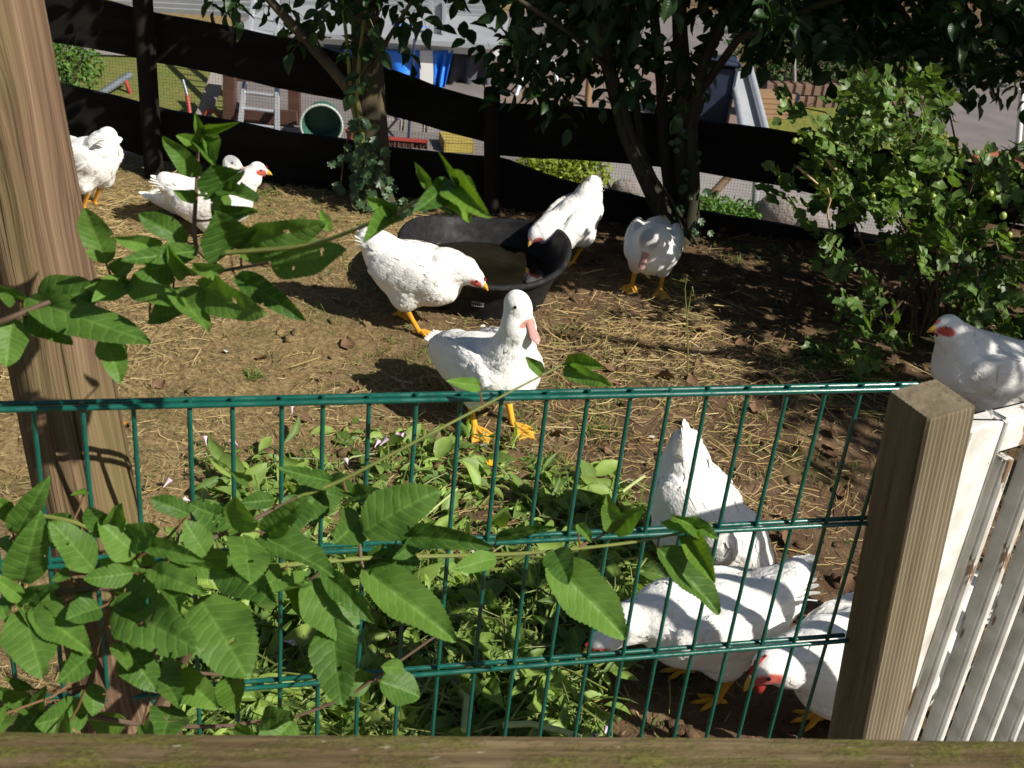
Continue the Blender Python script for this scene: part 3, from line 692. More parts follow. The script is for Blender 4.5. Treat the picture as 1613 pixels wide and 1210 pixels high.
def tree_ivy():
    base = ony(582, 330, 4.50); base[2] = gz(base[0], base[1])-.02
    t = empty('ivy_clad_tree', tuple(base), 'small tree with ivy climbing its trunk in front of the black fence', 'tree'); L = np.array(t.location)
    Y = 4.5; P = lambda *q: ony(q[0], q[1], q[2] if len(q) > 2 else Y)
    mb = MB(); pts = [P(583, 345), P(582, 318), P(584, 285), P(586, 240), P(583, 180), P(580, 120), P(576, 50), P(570, -60), P(560, -200)]
    mb.tube(pts, [.10, .088, .078, .072, .066, .062, .056, .045, .03], 12)
    for a in (0, 1.4, 2.6, 4.2, 5.3):      # root flare
        p0 = pts[1]+np.array([math.cos(a)*.05, math.sin(a)*.05, .05]); mb.tube([p0, p0+np.array([math.cos(a)*.05, math.sin(a)*.05, -.07])], [.04, .02], 6)
    mb.build('trunk', MAT['bark'], t, smooth=True).location = -L
    mb = MB(); mb.tube([P(571, 215, 4.46), P(556, 150, 4.42), P(520, 105, 4.38), P(470, 50, 4.33), P(425, 0, 4.3), P(370, -70, 4.25), P(300, -200, 4.2)], [.02, .022, .022, .019, .016, .013, .007], 8)
    mb.build('limb', MAT['bark'], t, smooth=True).location = -L
    for q in ([(566, 250, 4.44), (560, 190, 4.42), (552, 140, 4.4), (548, 80, 4.38), (540, 10, 4.36), (530, -120, 4.4)], [(572, 262, 4.43), (570, 200, 4.41), (562, 160, 4.4), (566, 90, 4.38), (575, 20, 4.36), (600, -120, 4.35)], [(580, 120, 4.47), (612, 60, 4.4), (650, 0, 4.35), (690, -90, 4.3)], [(578, 60, 4.5), (520, 0, 4.6), (440, -120, 4.8)]):
        mb = MB(); mb.tube([P(*a) for a in q], np.linspace(.011, .005, len(q)), 6); mb.build('limb', MAT['greenstem'] if q[0][1] > 200 else MAT['bark'], t, smooth=True).location = -L
    c = (-.95, 4.62, 1.55)
    Pn = crown_points(700, c, (1.35, .95, 1.15), lambda x, y, P: np.where(x < 420, .45, np.where(x < 545, .55, np.where((x > 612) & (y > -8), .22, .9))))
    ax, nr = crown_dirs(Pn, c); rv, rf = rachis(Pn, ax, .10); tag(obj('twigs', mkmesh('twigs', rv-L, rf), MAT['greenstem'], t), kind='stuff'); Pn, ax, nr = sprays(Pn, ax, nr, 2, .042); s = RNG.uniform(.045, .085, len(Pn)); x, y, d = px(Pn)
    sc = d+np.where((y > -25) & (x > 0) & (x < 1613), 0, 10)
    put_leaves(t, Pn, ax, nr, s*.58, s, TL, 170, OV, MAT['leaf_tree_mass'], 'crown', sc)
    # ivy
    iv, ifc, iuv = lobed_template(5, .42, 1); im = mkmesh('ivy_leaf', iv, ifc, uv=iuv); im.materials.append(MAT['leaf_ivy'])
    for k in range(95):
        yy = random.choice([random.uniform(180, 330), random.uniform(255, 330)]); spread = 34 if yy > 285 else 24
        xx = 584+random.uniform(-1, 1)*spread+(0 if yy > 230 else -8); sx = (xx-584)/34
        p = ony(xx, yy, 4.5-.08*math.sqrt(max(0, 1-sx*sx))-.012-random.random()*.03)
        ax_ = np.array([random.gauss(0, .6), random.gauss(-.2, .2), -.7]); nr_ = np.array([sx+random.gauss(0, .3), -1, .35+random.gauss(0, .3)])
        o = obj('ivy_leaf', im, None, t); s_ = random.uniform(.025, .05); o.matrix_local = Matrix.Translation(-Vector(L)) @ leaf_matrix(p, ax_, nr_, s_, s_)
    for k in range(26):     # trails hanging left of the trunk and on the ground
        xx, yy = (random.gauss(538, 12), random.uniform(225, 300)) if k < 13 else (random.gauss(640, 22), random.uniform(310, 332))
        p = ony(xx, yy, 4.44); o = obj('ivy_leaf', im, None, t); s_ = random.uniform(.025, .045)
        o.matrix_local = Matrix.Translation(-Vector(L)) @ leaf_matrix(p, (random.gauss(0, .5), -.2, -.7), (random.gauss(0, .4), -1, .5), s_, s_)
    for q in ([(566, 190), (548, 215), (541, 250), (536, 300)], [(590, 300), (580, 250), (592, 200), (584, 150)], [(598, 318), (630, 318), (660, 326)]):
        mb = MB(); mb.tube([P(a, b, 4.45 if i else 4.43) for i, (a, b) in enumerate(q)], .0035, 5); mb.build('ivy_stem', MAT['twig'], t, smooth=True).location = -L
    for nm, q in (('hanging_pot', (553, 205)),): pass
    return t
tree_ivy()
def tree_multi():
    base = ony(1062, 372, 4.5); base[2] = gz(base[0], base[1])-.03
    t = empty('multi_stem_tree', tuple(base), 'dark multi-stemmed tree with dense shady crown in front of the black fence', 'tree'); L = np.array(t.location)
    for q, r0, r1 in (([(1075, 385, 4.46), (1050, 345, 4.45), (1020, 280, 4.43), (990, 215, 4.42), (968, 150, 4.41), (955, 90, 4.4), (945, 10, 4.4), (930, -140, 4.4)], .045, .018),
                      ([(1085, 388, 4.52), (1083, 320, 4.53), (1078, 240, 4.53), (1080, 150, 4.53), (1072, 60, 4.55), (1060, -120, 4.6)], .052, .024),
                      ([(1068, 380, 4.56), (1055, 300, 4.57), (1045, 220, 4.58), (1038, 130, 4.6), (1030, 20, 4.6), (1015, -140, 4.6)], .032, .015),
                      ([(1080, 380, 4.47), (1092, 300, 4.46), (1088, 200, 4.44), (1105, 110, 4.42), (1140, 20, 4.4), (1200, -120, 4.4)], .03, .014),
                      ([(1055, 375, 4.5), (1040, 330, 4.5), (1010, 230, 4.52), (1000, 160, 4.52), (985, 60, 4.52), (990, -100, 4.52)], .02, .01),
                      ([(1098, 385, 4.44), (1060, 320, 4.38), (1010, 245, 4.37), (985, 195, 4.37), (975, 150, 4.4)], .008, .006),
                      ([(1085, 170, 4.5), (1160, 60, 4.3), (1280, 10, 4.1), (1420, -30, 3.9), (1560, -60, 3.7)], .018, .006),
                      ([(960, 110, 4.4), (900, 50, 4.25), (820, 0, 4.1), (740, -50, 4.0)], .014, .005)):
        mb = MB(); pts = np.array([ony(*a) for a in q]); n = len(pts)
        mb.tube(pts+np.where(np.arange(n)[:, None] > 0, RNG.normal(0, .006, (n, 3)), 0), np.linspace(r0, r1, n), 8); mb.build('trunk' if r0 > .028 else 'limb', MAT['bark_dark'], t, smooth=True).location = -L
    c = (1.15, 4.65, 1.45)
    Pn = crown_points(3100, c, (2.1, 1.1, 1.25), lambda x, y, P: np.where(x < 800, .5, 1.))
    ax, nr = crown_dirs(Pn, c); rv, rf = rachis(Pn, ax, .14); tag(obj('twigs', mkmesh('twigs', rv-L, rf), MAT['bark_dark'], t), kind='stuff'); Pn, ax, nr = sprays(Pn, ax, nr, 3, .045); s = RNG.uniform(.05, .09, len(Pn)); x, y, d = px(Pn)
    sc = d+np.where((y > -25) & (x > 0) & (x < 1640), 0, 10)
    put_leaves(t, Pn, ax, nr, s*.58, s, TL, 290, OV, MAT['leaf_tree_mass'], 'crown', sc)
    iv, ifc, iuv = lobed_template(5, .42, 1); im = mkmesh('ivy_leaf', iv, ifc, uv=iuv); im.materials.append(MAT['leaf_ivy'])
    for k in range(40):
        p = ony(1085+random.gauss(0, 16), random.uniform(150, 370), 4.44); o = obj('ivy_leaf', im, None, t); s_ = random.uniform(.02, .04)
        o.matrix_local = Matrix.Translation(-Vector(L)) @ leaf_matrix(p, (random.gauss(0, .5), -.2, -.7), (random.gauss(0, .4), -1, .5), s_, s_)
tree_multi()
def tree_right():
    base = np.array([3.55, 2.6, gz(3.55, 2.6)-.03])
    t = empty('shade_tree', tuple(base), 'leafy tree standing beside the pen and dappling its right side with shade', 'tree'); L = np.array(t.location)
    mb = MB(); mb.tube(base+np.array([(0, 0, 0), (.02, .02, .6), (-.05, .03, 1.3), (-.02, .1, 2.0), (-.1, .1, 2.9)]), [.11, .09, .08, .07, .03], 10); mb.build('trunk', MAT['bark'], t, smooth=True).location = -L
    mb = MB(); c = np.array((3.1, 2.9, 2.35))
    limbs(mb, base+np.array([-.05, .03, 1.3]), [(c+np.array(v), .012) for v in ((-1.1, .2, 0), (-.6, -.9, .2), (.6, .8, .3), (.8, -.7, .2), (-.7, 1.0, .1))], .04); mb.build('limb', MAT['bark'], t, smooth=True).location = -L
    Pn = []
    while sum(map(len, Pn)) < 5200:
        d = RNG.normal(size=(4000, 3)); d /= np.linalg.norm(d, axis=1)[:, None]; P = c+d*(RNG.random((4000, 1))**.45)*np.array((1.6, 1.6, 1.05))
        ok, lx, ly = shade_ok(P); x, y, dep = px(P)
        ok &= ((x > 1660) | (y < -40)) & (RNG.random(4000) < np.where(ly > 4.44, 1, np.where(ly < 3.5, .75, .12))) & (fbm(P[:, 0]*4+P[:, 2], P[:, 1]*4-P[:, 2], 2, 91) > -.06)
        Pn.append(P[ok])
    Pn = np.concatenate(Pn)[:5200]; ax, nr = crown_dirs(Pn, c); s = RNG.uniform(.05, .09, len(Pn))
    V, Fc = scatter(OV[0], OV[1], Pn, ax, nr, s*.58, s); cc = np.repeat(np.repeat(RNG.random((len(Pn), 1)), 3, 1), len(OV[0]), 0)
    tag(obj('crown', mkmesh('crown', V-L, Fc, col=cc), MAT['leaf_tree_mass'], t), kind='stuff')
tree_right()

# ------------------------------------------------------------------ gooseberry bush
def gooseberry():
    base = np.array([1.45, 3.85, gz(1.45, 3.85)-.01])
    t = empty('gooseberry_bush', tuple(base), 'sprawling gooseberry bush with lobed leaves and green berries beside the fence', 'bush'); L = np.array(t.location)
    tips = [(1240, 165, 4.12), (1262, 205, 4.08), (1275, 330, 3.75), (1300, 250, 3.95), (1345, 175, 3.98), (1390, 135, 3.85), (1430, 140, 3.8), (1475, 170, 3.9), (1460, 260, 3.9), (1520, 290, 3.9), (1590, 290, 3.9), (1320, 420, 3.65), (1350, 520, 3.5), (1420, 400, 3.5), (1500, 380, 3.6), (1580, 420, 3.6), (1610, 240, 3.6), (1400, 300, 3.6), (1460, 330, 3.5), (1340, 330, 3.6), (1540, 470, 3.45), (1650, 330, 3.8), (1700, 420, 3.7), (1370, 560, 3.4)]
    stems = []
    for tx, ty, Y in tips:
        e = ony(tx, ty, Y); b0 = base+np.array([random.gauss(0, .1), random.gauss(0, .1), 0]); m = b0*.45+e*.55+np.array([0, 0, .18]); 
        pts = [b0, b0*.6+m*.4+np.array([0, 0, .08]), m, m*.4+e*.6+np.array([0, 0, .05]), e]; stems.append(np.array(pts))
        mb = MB(); mb.tube(pts, [.006, .005, .0042, .003, .0018], 5); mb.build('stem', MAT['twig'], t, smooth=True).location = -L
    poly = [(1240, 255), (1288, 235), (1328, 172), (1380, 126), (1440, 122), (1485, 150), (1495, 205), (1462, 248), (1613, 268), (1900, 280), (1900, 640), (1613, 600), (1560, 545), (1450, 505), (1452, 590), (1370, 602), (1335, 548), (1322, 440), (1296, 372), (1248, 320)]
    n = 9000; P = np.stack([RNG.uniform(.8, 2.7, n*6), RNG.uniform(3.3, 4.5, n*6), RNG.uniform(.02, 1.0, n*6)], 1); x, y, d = px(P)
    xx = x+RNG.normal(0, 7, len(x)); yy = y+RNG.normal(0, 6, len(y))
    ok = in_poly(xx, yy, poly)
    fr = np.exp(-((P[:, 1]-(3.62+.25*P[:, 2]))/.33)**2); ok &= RNG.random(len(P)) < (.15+.85*fr)
    ok &= fbm(P[:, 0]*6+P[:, 1]*2, P[:, 2]*6-P[:, 1]*2, 2, 61) > -.07
    P = P[ok][:440]; A_ = (P-base)*np.array([1, .8, .6])+RNG.normal(0, .25, P.shape)+np.array([0, -.2, .15]); NR_ = np.array([.3, -.35, .75])+RNG.normal(0, .4, P.shape)
    ex = []; exa = []
    for s in stems:
        for k in range(4):
            f = random.uniform(.4, 1.0)*4; i = min(int(f), 3); q = s[i]*(1-(f-i))+s[i+1]*(f-i); ex.append(q); exa.append(unit(s[i+1]-s[i])+RNG.normal(0, .5, 3))
    P = np.concatenate([P, np.array(ex)]); A_ = np.concatenate([A_, np.array(exa)]); NR_ = np.concatenate([NR_, np.array([.3, -.35, .75])+RNG.normal(0, .35, (len(ex), 3))])
    rv, rf = rachis(P, A_, .11, .0018); tag(obj('twigs', mkmesh('twigs', rv-L, rf), MAT['twig'], t), kind='stuff')
    P, ax, nr = sprays(P, A_, NR_, 4, .021, .009); n = len(P); s = RNG.uniform(.022, .052, n); x, y, d = px(P)
    tm = lobed_template(3, .38, 2); ms = []
    for k in range(4):
        v = tm[0].copy(); v[:, 2] += np.random.default_rng(k).normal(0, .05, len(v)); v[:, 2] -= .12*(k % 2)*v[:, 1]**2; me = mkmesh('leaf', v, tm[1], uv=tm[2]); me.materials.append(MAT['leaf_goose']); ms.append(me)
    sc = d+np.where((x > 1200) & (x < 1620), 0, 5)+RNG.random(n)*.35
    put_leaves(t, P, ax, nr, s*1.02, s, ms, 295, tm, MAT['leaf_goose_mass'], 'foliage', sc)
    bm_ = MB(); bm_.sphere((0, 0, 0), (1, 1, 1.12), 10, 8); bme = mkmesh('berry', np.concatenate(bm_.V), bm_.F); bme.materials.append(MAT['berry'])
    for q in [(1372, 203), (1260, 222), (1252, 222), (1296, 293), (1590, 370), (1483, 275), (1440, 300), (1530, 330), (1560, 305), (1400, 380), (1375, 310), (1470, 310), (1515, 345), (1580, 340)]:
        o = obj('berry', bme, None, t); o.location = ony(q[0], q[1], 3.52)-L; s_ = random.uniform(.009, .012); o.scale = (s_,)*3
    for q in [[(1300, 250), (1310, 262), (1323, 272)], [(1255, 262), (1272, 276), (1288, 290)], [(1303, 296), (1308, 315), (1303, 332), (1307, 360)]]:   # bare pale twigs
        mb = MB(); mb.tube([ony(a, b, 3.5) for a, b in q], .0035, 5); mb.build('bare_twig', MAT['straw_twig'], t, smooth=True).location = -L
MAT['straw_twig'] = simple('pale_twig', (.42, .32, .16), (.36, .22, .10), 30, .6, .3, .1)
gooseberry()
# ------------------------------------------------------------------ rubber tub with water
def tub():
    c = np.array([-.145, 3.785, 0]); zb = gz(c[0], c[1])
    t = empty('rubber_tub', (c[0], c[1], zb), 'large black rubber tub of murky water with a sagging rim', 'tub')
    n = 72
    def rim(a):
        z = .160+.020*math.cos(2*a-.35)-.012*math.sin(a); sx, sy = .285, .345
        k = (abs(math.cos(a))**2.4+abs(math.sin(a))**2.4)**(-1/2.4); return np.array([math.cos(a)*k*sx, math.sin(a)*k*sy, z])
    def prof(a, f, inner):      # f 0 base .. 1 rim
        r = rim(a); k = .80+.20*f**1.15; q = np.array([r[0]*k, r[1]*k, r[2]*f])
        if inner: d = np.array([r[0], r[1], 0]); q -= d/np.linalg.norm(d)*.008; q[2] = max(q[2], .012)
        return q
    V = []; Fc = []; rings = []
    for f in (0, .06, .25, .5, .75, .9): rings.append([prof(2*math.pi*j/n, f, False) for j in range(n)])
    for dz, dr in ((-.012, .004), (-.010, .013), (0, .017), (.008, .011), (.008, .0), (.0, -.007), (-.012, -.009)):
        row = []
        for j in range(n):
            r = rim(2*math.pi*j/n); d = np.array([r[0], r[1], 0]); d /= np.linalg.norm(d); row.append(r+d*dr+np.array([0, 0, dz]))
        rings.append(row)
    for f in (.85, .6, .35, .12, .05): rings.append([prof(2*math.pi*j/n, f, True) for j in range(n)])
    rings.append([np.array([0, 0, .012])]*n)
    V = np.array(rings).reshape(-1, 3)
    Fc = np.array([(i*n+j, i*n+(j+1) % n, (i+1)*n+(j+1) % n, (i+1)*n+j) for i in range(len(rings)-1) for j in range(n)])
    tb_ = obj('body', mkmesh('body', V, Fc), MAT['rubber'], t)
    wl = .058; ring = []
    for j in range(n):
        a = 2*math.pi*j/n; f = wl/rim(a)[2]; q = prof(a, f, True); ring.append((q[0]*1.001, q[1]*1.001, wl))
    V = [(0, 0, wl)]+ring; obj('water', mkmesh('water', V, [(0, 1+j, 1+(j+1) % n) for j in range(n)]), MAT['water'], t)
    # small moulded maker's mark on the front: two rows of raised strokes, unreadable in the photograph
    mb = MB(); 
    for row in (0, 1):
        for k in range(6):
            a = -math.pi/2+.12-.17+k*.028; q = prof(a, .50-row*.09, False); mb.box(q+np.array([0, -.001, 0]), (.0055, .003, .0075), rx=-.3)
    mb.build('maker_mark', MAT['mark'], tb_)
MAT['mark'] = simple('worn_grey_rubber', (.22, .215, .21), (.15, .15, .145), 30, .7, .3, 0)
tub()

# ------------------------------------------------------------------ birds
def surface_nets(Fv, org, h):
    s = Fv < 0; nx, ny, nz = Fv.shape
    cnt = np.zeros((nx-1, ny-1, nz-1)); acc = np.zeros((nx-1, ny-1, nz-1, 3))
    off = [(i, j, k) for i in (0, 1) for j in (0, 1) for k in (0, 1)]
    sl_ = lambda A, o: A[o[0]:nx-1+o[0], o[1]:ny-1+o[1], o[2]:nz-1+o[2]]
    for a in off:
        for ax in range(3):
            if a[ax]: continue
            b = list(a); b[ax] = 1; fa = sl_(Fv, a); fb = sl_(Fv, b); cr = (fa < 0) != (fb < 0)
            t = np.where(cr, fa/(fa-fb+1e-12), 0); cnt += cr
            for d in range(3): acc[..., d] += np.where(cr, a[d]+(t if d == ax else 0), 0)
    act = cnt > 0; idx = -np.ones(act.shape, int); idx[act] = np.arange(act.sum())
    ijk = np.argwhere(act); V = org+h*(ijk+acc[act]/cnt[act][:, None]); Q = []
    for ax in range(3):
        o1, o2 = (ax+1) % 3, (ax+2) % 3; A = np.moveaxis(s, (ax, o1, o2), (0, 1, 2)); I = np.moveaxis(idx, (ax, o1, o2), (0, 1, 2))
        c1 = A[:-1, 1:-1, 1:-1] & ~A[1:, 1:-1, 1:-1]; c2 = ~A[:-1, 1:-1, 1:-1] & A[1:, 1:-1, 1:-1]
        for c, fl in ((c1, 0), (c2, 1)):
            p = np.argwhere(c); i, j, k = p[:, 0], p[:, 1]+1, p[:, 2]+1
            q = np.stack([I[i, j-1, k-1], I[i, j, k-1], I[i, j, k], I[i, j-1, k]], 1); Q.append(q[:, ::-1] if fl else q)
    return V, np.concatenate(Q)
def roty(p, a, c=(0, 0, .19)):
    p = np.asarray(p, float)-c; ca, sa = math.cos(a), math.sin(a)      # positive a tips the breast down
    return np.stack([p[..., 0]*ca+p[..., 2]*sa, p[..., 1], -p[..., 0]*sa+p[..., 2]*ca], -1)+c
class Field:
    def __init__(s): s.p = []
    def ell(s, c, r, pitch=0, yaw=0, k=.03):
        m = np.array(Matrix.Rotation(yaw, 3, 'Z') @ Matrix.Rotation(pitch, 3, 'Y')); s.p.append(('e', np.asarray(c, float), np.asarray(r, float), m, k))
    def cone(s, a, b, ra, rb, k=.025): s.p.append(('c', np.asarray(a, float), np.asarray(b, float), (ra, rb), k))
    def __call__(s, P):
        d = None
        for q in s.p:
            if q[0] == 'e':
                v = (P-q[1])@q[3]; k0 = np.linalg.norm(v/q[2], axis=-1); k1 = np.linalg.norm(v/q[2]**2, axis=-1)+1e-9; e = k0*(k0-1)/k1; k = q[4]
            else:
                a, b = q[1], q[2]; ab = b-a; t = np.clip(((P-a)@ab)/(ab@ab), 0, 1); e = np.linalg.norm(P-a-t[..., None]*ab, axis=-1)-(q[3][0]*(1-t)+q[3][1]*t); k = q[4]
            if d is None: d = e
            else:
                h = np.clip(.5+.5*(d-e)/k, 0, 1); d = d*(1-h)+e*h-k*h*(1-h)
        return d
    def grad(s, P, e=.002):
        g = np.stack([s(P+np.eye(3)[i]*e)-s(P-np.eye(3)[i]*e) for i in range(3)], -1); return g/(np.linalg.norm(g, axis=-1)[..., None]+1e-9)
def mesh_field(fd, lo, hi, h):
    g = [np.arange(lo[i], hi[i], h) for i in range(3)]; X = np.stack(np.meshgrid(*g, indexing='ij'), -1)
    sh = X.shape[:3]; d = fd(X.reshape(-1, 3)).reshape(sh)
    return surface_nets(d, np.array(lo), h)
def soft(me, nrm):
    me.normals_split_custom_set_from_vertices([tuple(v) for v in nrm]); return me
def feathers(fd, P0, D, L, W, lift, base=.0005, rows=(0, .35, .75, 1.), prof=(.55, 1., .8, .12)):
    """blades hugging the body surface: P0 start points, D flow directions"""
    n = len(P0); cur = P0.copy(); V = []; NN = []; tilt = RNG.normal(0, .07, (n, 3)); g = fd.grad(cur)
    D = D-g*(np.sum(D*g, 1)[:, None]); D /= np.linalg.norm(D, axis=1)[:, None]+1e-9; prev = 0
    for t, pw in zip(rows, prof):
        cur = cur+D*((t-prev)*L)[:, None]; prev = t
        g = fd.grad(cur); c0 = cur-g*(fd(cur)-base-lift*t)[:, None]
        sd = np.cross(D, g); sd /= np.linalg.norm(sd, axis=1)[:, None]+1e-9
        wv = (W*pw*.5)[:, None]*sd; ridge = g*(W*.02*(1-t*.5))[:, None]; NN.append(g+D*.24*(t-.4)+tilt-sd*.12); NN.append(g+D*.24*(t-.4)+tilt); NN.append(g+D*.24*(t-.4)+tilt+sd*.12)
        V += [c0-wv, c0+ridge, c0+wv]
    V = np.stack(V, 1); k = len(rows)*3
    q = np.array([(r*3+j, r*3+j+1, r*3+j+4, r*3+j+3) for r in range(len(rows)-1) for j in (0, 1)])
    NN = np.stack(NN, 1).reshape(-1, 3); NN /= np.linalg.norm(NN, axis=1)[:, None]
    return V.reshape(-1, 3), (q[None]+(np.arange(n)*k)[:, None, None]).reshape(-1, 4), k, NN
WHITE = np.array([.88, .86, .81]); YEL = np.array([.62, .30, .025]); REDF = np.array([.55, .10, .075]); BEAK = np.array([.66, .36, .05])
def smooth01(x): x = np.clip(x, 0, 1); return x*x*(3-2*x)
def hen(name, loc, yaw, label, scale=1., pitch=0., head=(.215, 0, .30), beak=(1, 0, -.25), feet=((.0, .055), (.0, -.055)), comb=.35, tail=1., fat=1., seed=0, sit=0., headroll=0., wattle=.4, tailup=0., face=1.):
    r = np.random.default_rng(seed+50)
    root = empty(name, tuple(loc), label, 'hen', yaw, scale=scale)
    fd = Field(); T = lambda p: roty(p, pitch); head = np.asarray(head, float); beak = unit(beak)
    dz = np.array([0, 0, -sit])
    E_ = lambda c, rr, pt=0, yw=0, k=.03: fd.ell(T(np.asarray(c))+dz, rr, pt+pitch, yw, k)
    E_((.055, 0, .195), (.105, .088*fat, .092)); E_((-.035, 0, .205), (.125, .095*fat, .088), -.12)
    E_((-.115, 0, .235), (.075, .062, .055), .35+.0); E_((-.02, 0, .155), (.09, .07*fat, .06))
    for s in (-1, 1):
        E_((-.015, s*.074*fat, .215), (.125, .030, .062), -.10, s*.06, .014)
        E_((-.005, s*.052, .135), (.052, .04, .06), 0, 0, .03)
    tb = T(np.array([-.14, 0, .255]))+dz; tt = T(np.array([-.215, 0, .30+tailup]))+dz
    fd.cone(tb, tb*.5+tt*.5, .050, .036, .03)
    nb = T(np.array([.105, 0, .245]))+dz; nm = nb*.5+head*.5+np.array([.012, 0, .012]) if pitch < .3 else nb*.5+head*.5+np.array([.02, 0, .0])
    fd.cone(T(np.array([.08, 0, .21]))+dz, nb, .078, .062, .04); fd.cone(nb, nm, .058, .041, .03); fd.cone(nm, head-beak*.008, .041, .027, .02)
    side = unit(np.cross([0, 0, 1.], beak)); upv = np.cross(beak, side)
    fd.ell(head, (.031, .0235, .0255), -math.asin(np.clip(beak[2], -1, 1)), math.atan2(beak[1], beak[0]), .014)
    fd.cone(head+beak*.012-upv*.002, head+beak*.034-upv*.004, .018, .0095, .012)
    lo = np.minimum(np.array([-.26, -.14, .03]), head-.05); hi = np.maximum(np.array([.2, .14, .34]), head+.06)
    lo = np.minimum(lo, tt-.04); hi = np.maximum(hi, np.maximum(tt, nb)+.06); lo[2] = max(lo[2], -.01)
    V, Q = mesh_field(fd, lo, hi, .0055)
    nz_ = fbm(V[:, 0]*26+V[:, 1]*7, V[:, 2]*26+V[:, 1]*19, 3, seed); g = fd.grad(V); hd = np.linalg.norm(V-head, axis=1)
    V = V+g*(nz_*.010*smooth01((hd-.04)/.05))[:, None]
    C = np.tile(WHITE, (len(V), 1))*(1+.05*nz_[:, None])
    # bare red face round the eyes, yellowish dirty belly
    rel = V-(head+beak*.016-upv*.001); fx = rel@beak; fu = rel@upv; fs = np.abs(rel@side)
    fm = smooth01((1.1+.25*nz_-np.sqrt((fx/(.021*face))**2+((fu+.003)/(.0145*face))**2))*3.5)*smooth01((fs-.003)/.006); C = C*(1-fm[:, None])+REDF*fm[:, None]
    low = smooth01((.15-sit-V[:, 2])/.06)*.25*(hd > .08); C = C*(1-low[:, None])+np.array([.55, .42, .26])*low[:, None]
    mb = MB(); mb.add(V, [tuple(q) for q in Q], C)
    # beak
    b0 = head+beak*.033-upv*.003
    mb.loft([(b0-beak*.008, side, upv, .0105, .0115), (b0+beak*.006, side, upv, .0085, .0095), (b0+beak*.016-upv*.003, side, upv, .005, .006), (b0+beak*.024-upv*.0085, side, upv, .0012, .0016)], 10, BEAK)
    mb.loft([(b0-beak*.006-upv*.006, side, upv, .008, .005), (b0+beak*.008-upv*.008, side, upv, .006, .0035), (b0+beak*.016-upv*.0095, side, upv, .002, .0015)], 8, BEAK*.85)
    # shanks and toes (same mesh as the body)
    if sit < .07:
        for i, (fx_, fy_) in enumerate(feet):
            s = 1 if fy_ > 0 else -1; hip = T(np.array([-.005, s*.052, .115]))+dz; ft = np.array([fx_, fy_, .010]); hock = np.array([(hip[0]+fx_)/2-.02, fy_, max(.082-sit*.6, .03)])
            mb.tube([hip, hock*.75+hip*.25, hock, hock*.6+ft*.4, ft*.85+hock*.15, ft], [.026, .018, .0125, .0088, .0085, .0095], 8, col=np.array([WHITE, WHITE*.95, YEL*.8, YEL, YEL, YEL]))
            for a, ln in ((.0, .052), (.55, .045), (-.55, .045), (math.pi, .024)):
                d = np.array([math.cos(a), math.sin(a), 0]); mb.tube([ft+[0, 0, .0], ft+d*ln*.35+[0, 0, .004], ft+d*ln*.7-[0, 0, .002], ft+d*ln*.93-[0, 0, .003], ft+d*ln*1.15-[0, 0, .007]], [.0085, .0068, .0058, .0042, .0012], 7, col=np.array([YEL, YEL, YEL*1.05, YEL, YEL*.6]))
    body = mb.build('body', MAT['plumage'], root, smooth=True, col=True)
    # loose feathers over the back, breast and neck
    vi = r.choice(len(V), 1700); P0 = V[vi]; hd0 = np.linalg.norm(P0-head, axis=1); ok = (hd0 > .045) & (P0[:, 2] > .07); P0 = P0[ok]; hd0 = hd0[ok]
    bx = T(np.array([[-1., 0, .22]]))-T(np.zeros((1, 3))); D = np.repeat(bx, len(P0), 0)+r.normal(0, .12, (len(P0), 3)); D[:, 2] -= .22*(P0[:, 2] < .22)
    nk = smooth01(1.2-np.linalg.norm(P0-(nm*.5+head*.5), axis=1)/.07)[:, None]; D = D*(1-nk)+unit(nb-head)*nk
    L = (.034-.016*nk[:, 0])*r.uniform(.7, 1.3, len(P0)); V1, F1, k, N1 = feathers(fd, P0, D, L, L*.62, r.uniform(.0001, .0007, len(P0))+(r.random(len(P0)) < .015)*r.uniform(.001, .005, len(P0)), base=.0003)
    c1 = np.repeat(WHITE*(1+r.normal(0, .035, (len(P0), 1))), k, 0)
    tag(obj('plumage', soft(mkmesh('plumage', V1, F1, col=c1), N1), MAT['feather'], root), kind='stuff')
    for s in (-1, 1):       # folded wing: rows of covert and flight feathers
        P = []; Dd = []; Ls = []; Ws = []; bs = []
        for row, (x0, zt, zb, nf, ln, wd, bb) in enumerate(((.05, .245, .18, 9, .055, .030, .0022), (.015, .250, .175, 9, .065, .030, .0015), (-.03, .255, .17, 10, .085, .026, .0008))):
            for q in range(nf):
                f = q/(nf-1); P.append(T(np.array([x0-.02*f, s*.105*fat, zt*(1-f)+zb*f]))+dz); Dd.append(T(np.array([-1., -s*.15, .10+.16*f]))-T(np.zeros(3))); Ls.append(ln*r.uniform(.9, 1.1)); Ws.append(wd); bs.append(bb)
        P = np.array(P); g = fd.grad(P); P = P-g*fd(P)[:, None]
        V2, F2, k2, N2 = feathers(fd, P, np.array(Dd), np.array(Ls), np.array(Ws), np.full(len(P), .0008), base=np.array(bs), rows=(0, .2, .5, .85, 1.), prof=(.7, 1, 1, .8, .25))
        obj('wing', soft(mkmesh('wing', V2, F2, col=np.repeat(WHITE*(1+r.normal(0, .03, (len(P), 1))), k2, 0)), N2), MAT['feather'], root)
    # tail fan
    tm = MB(); ax = unit(tt-tb)
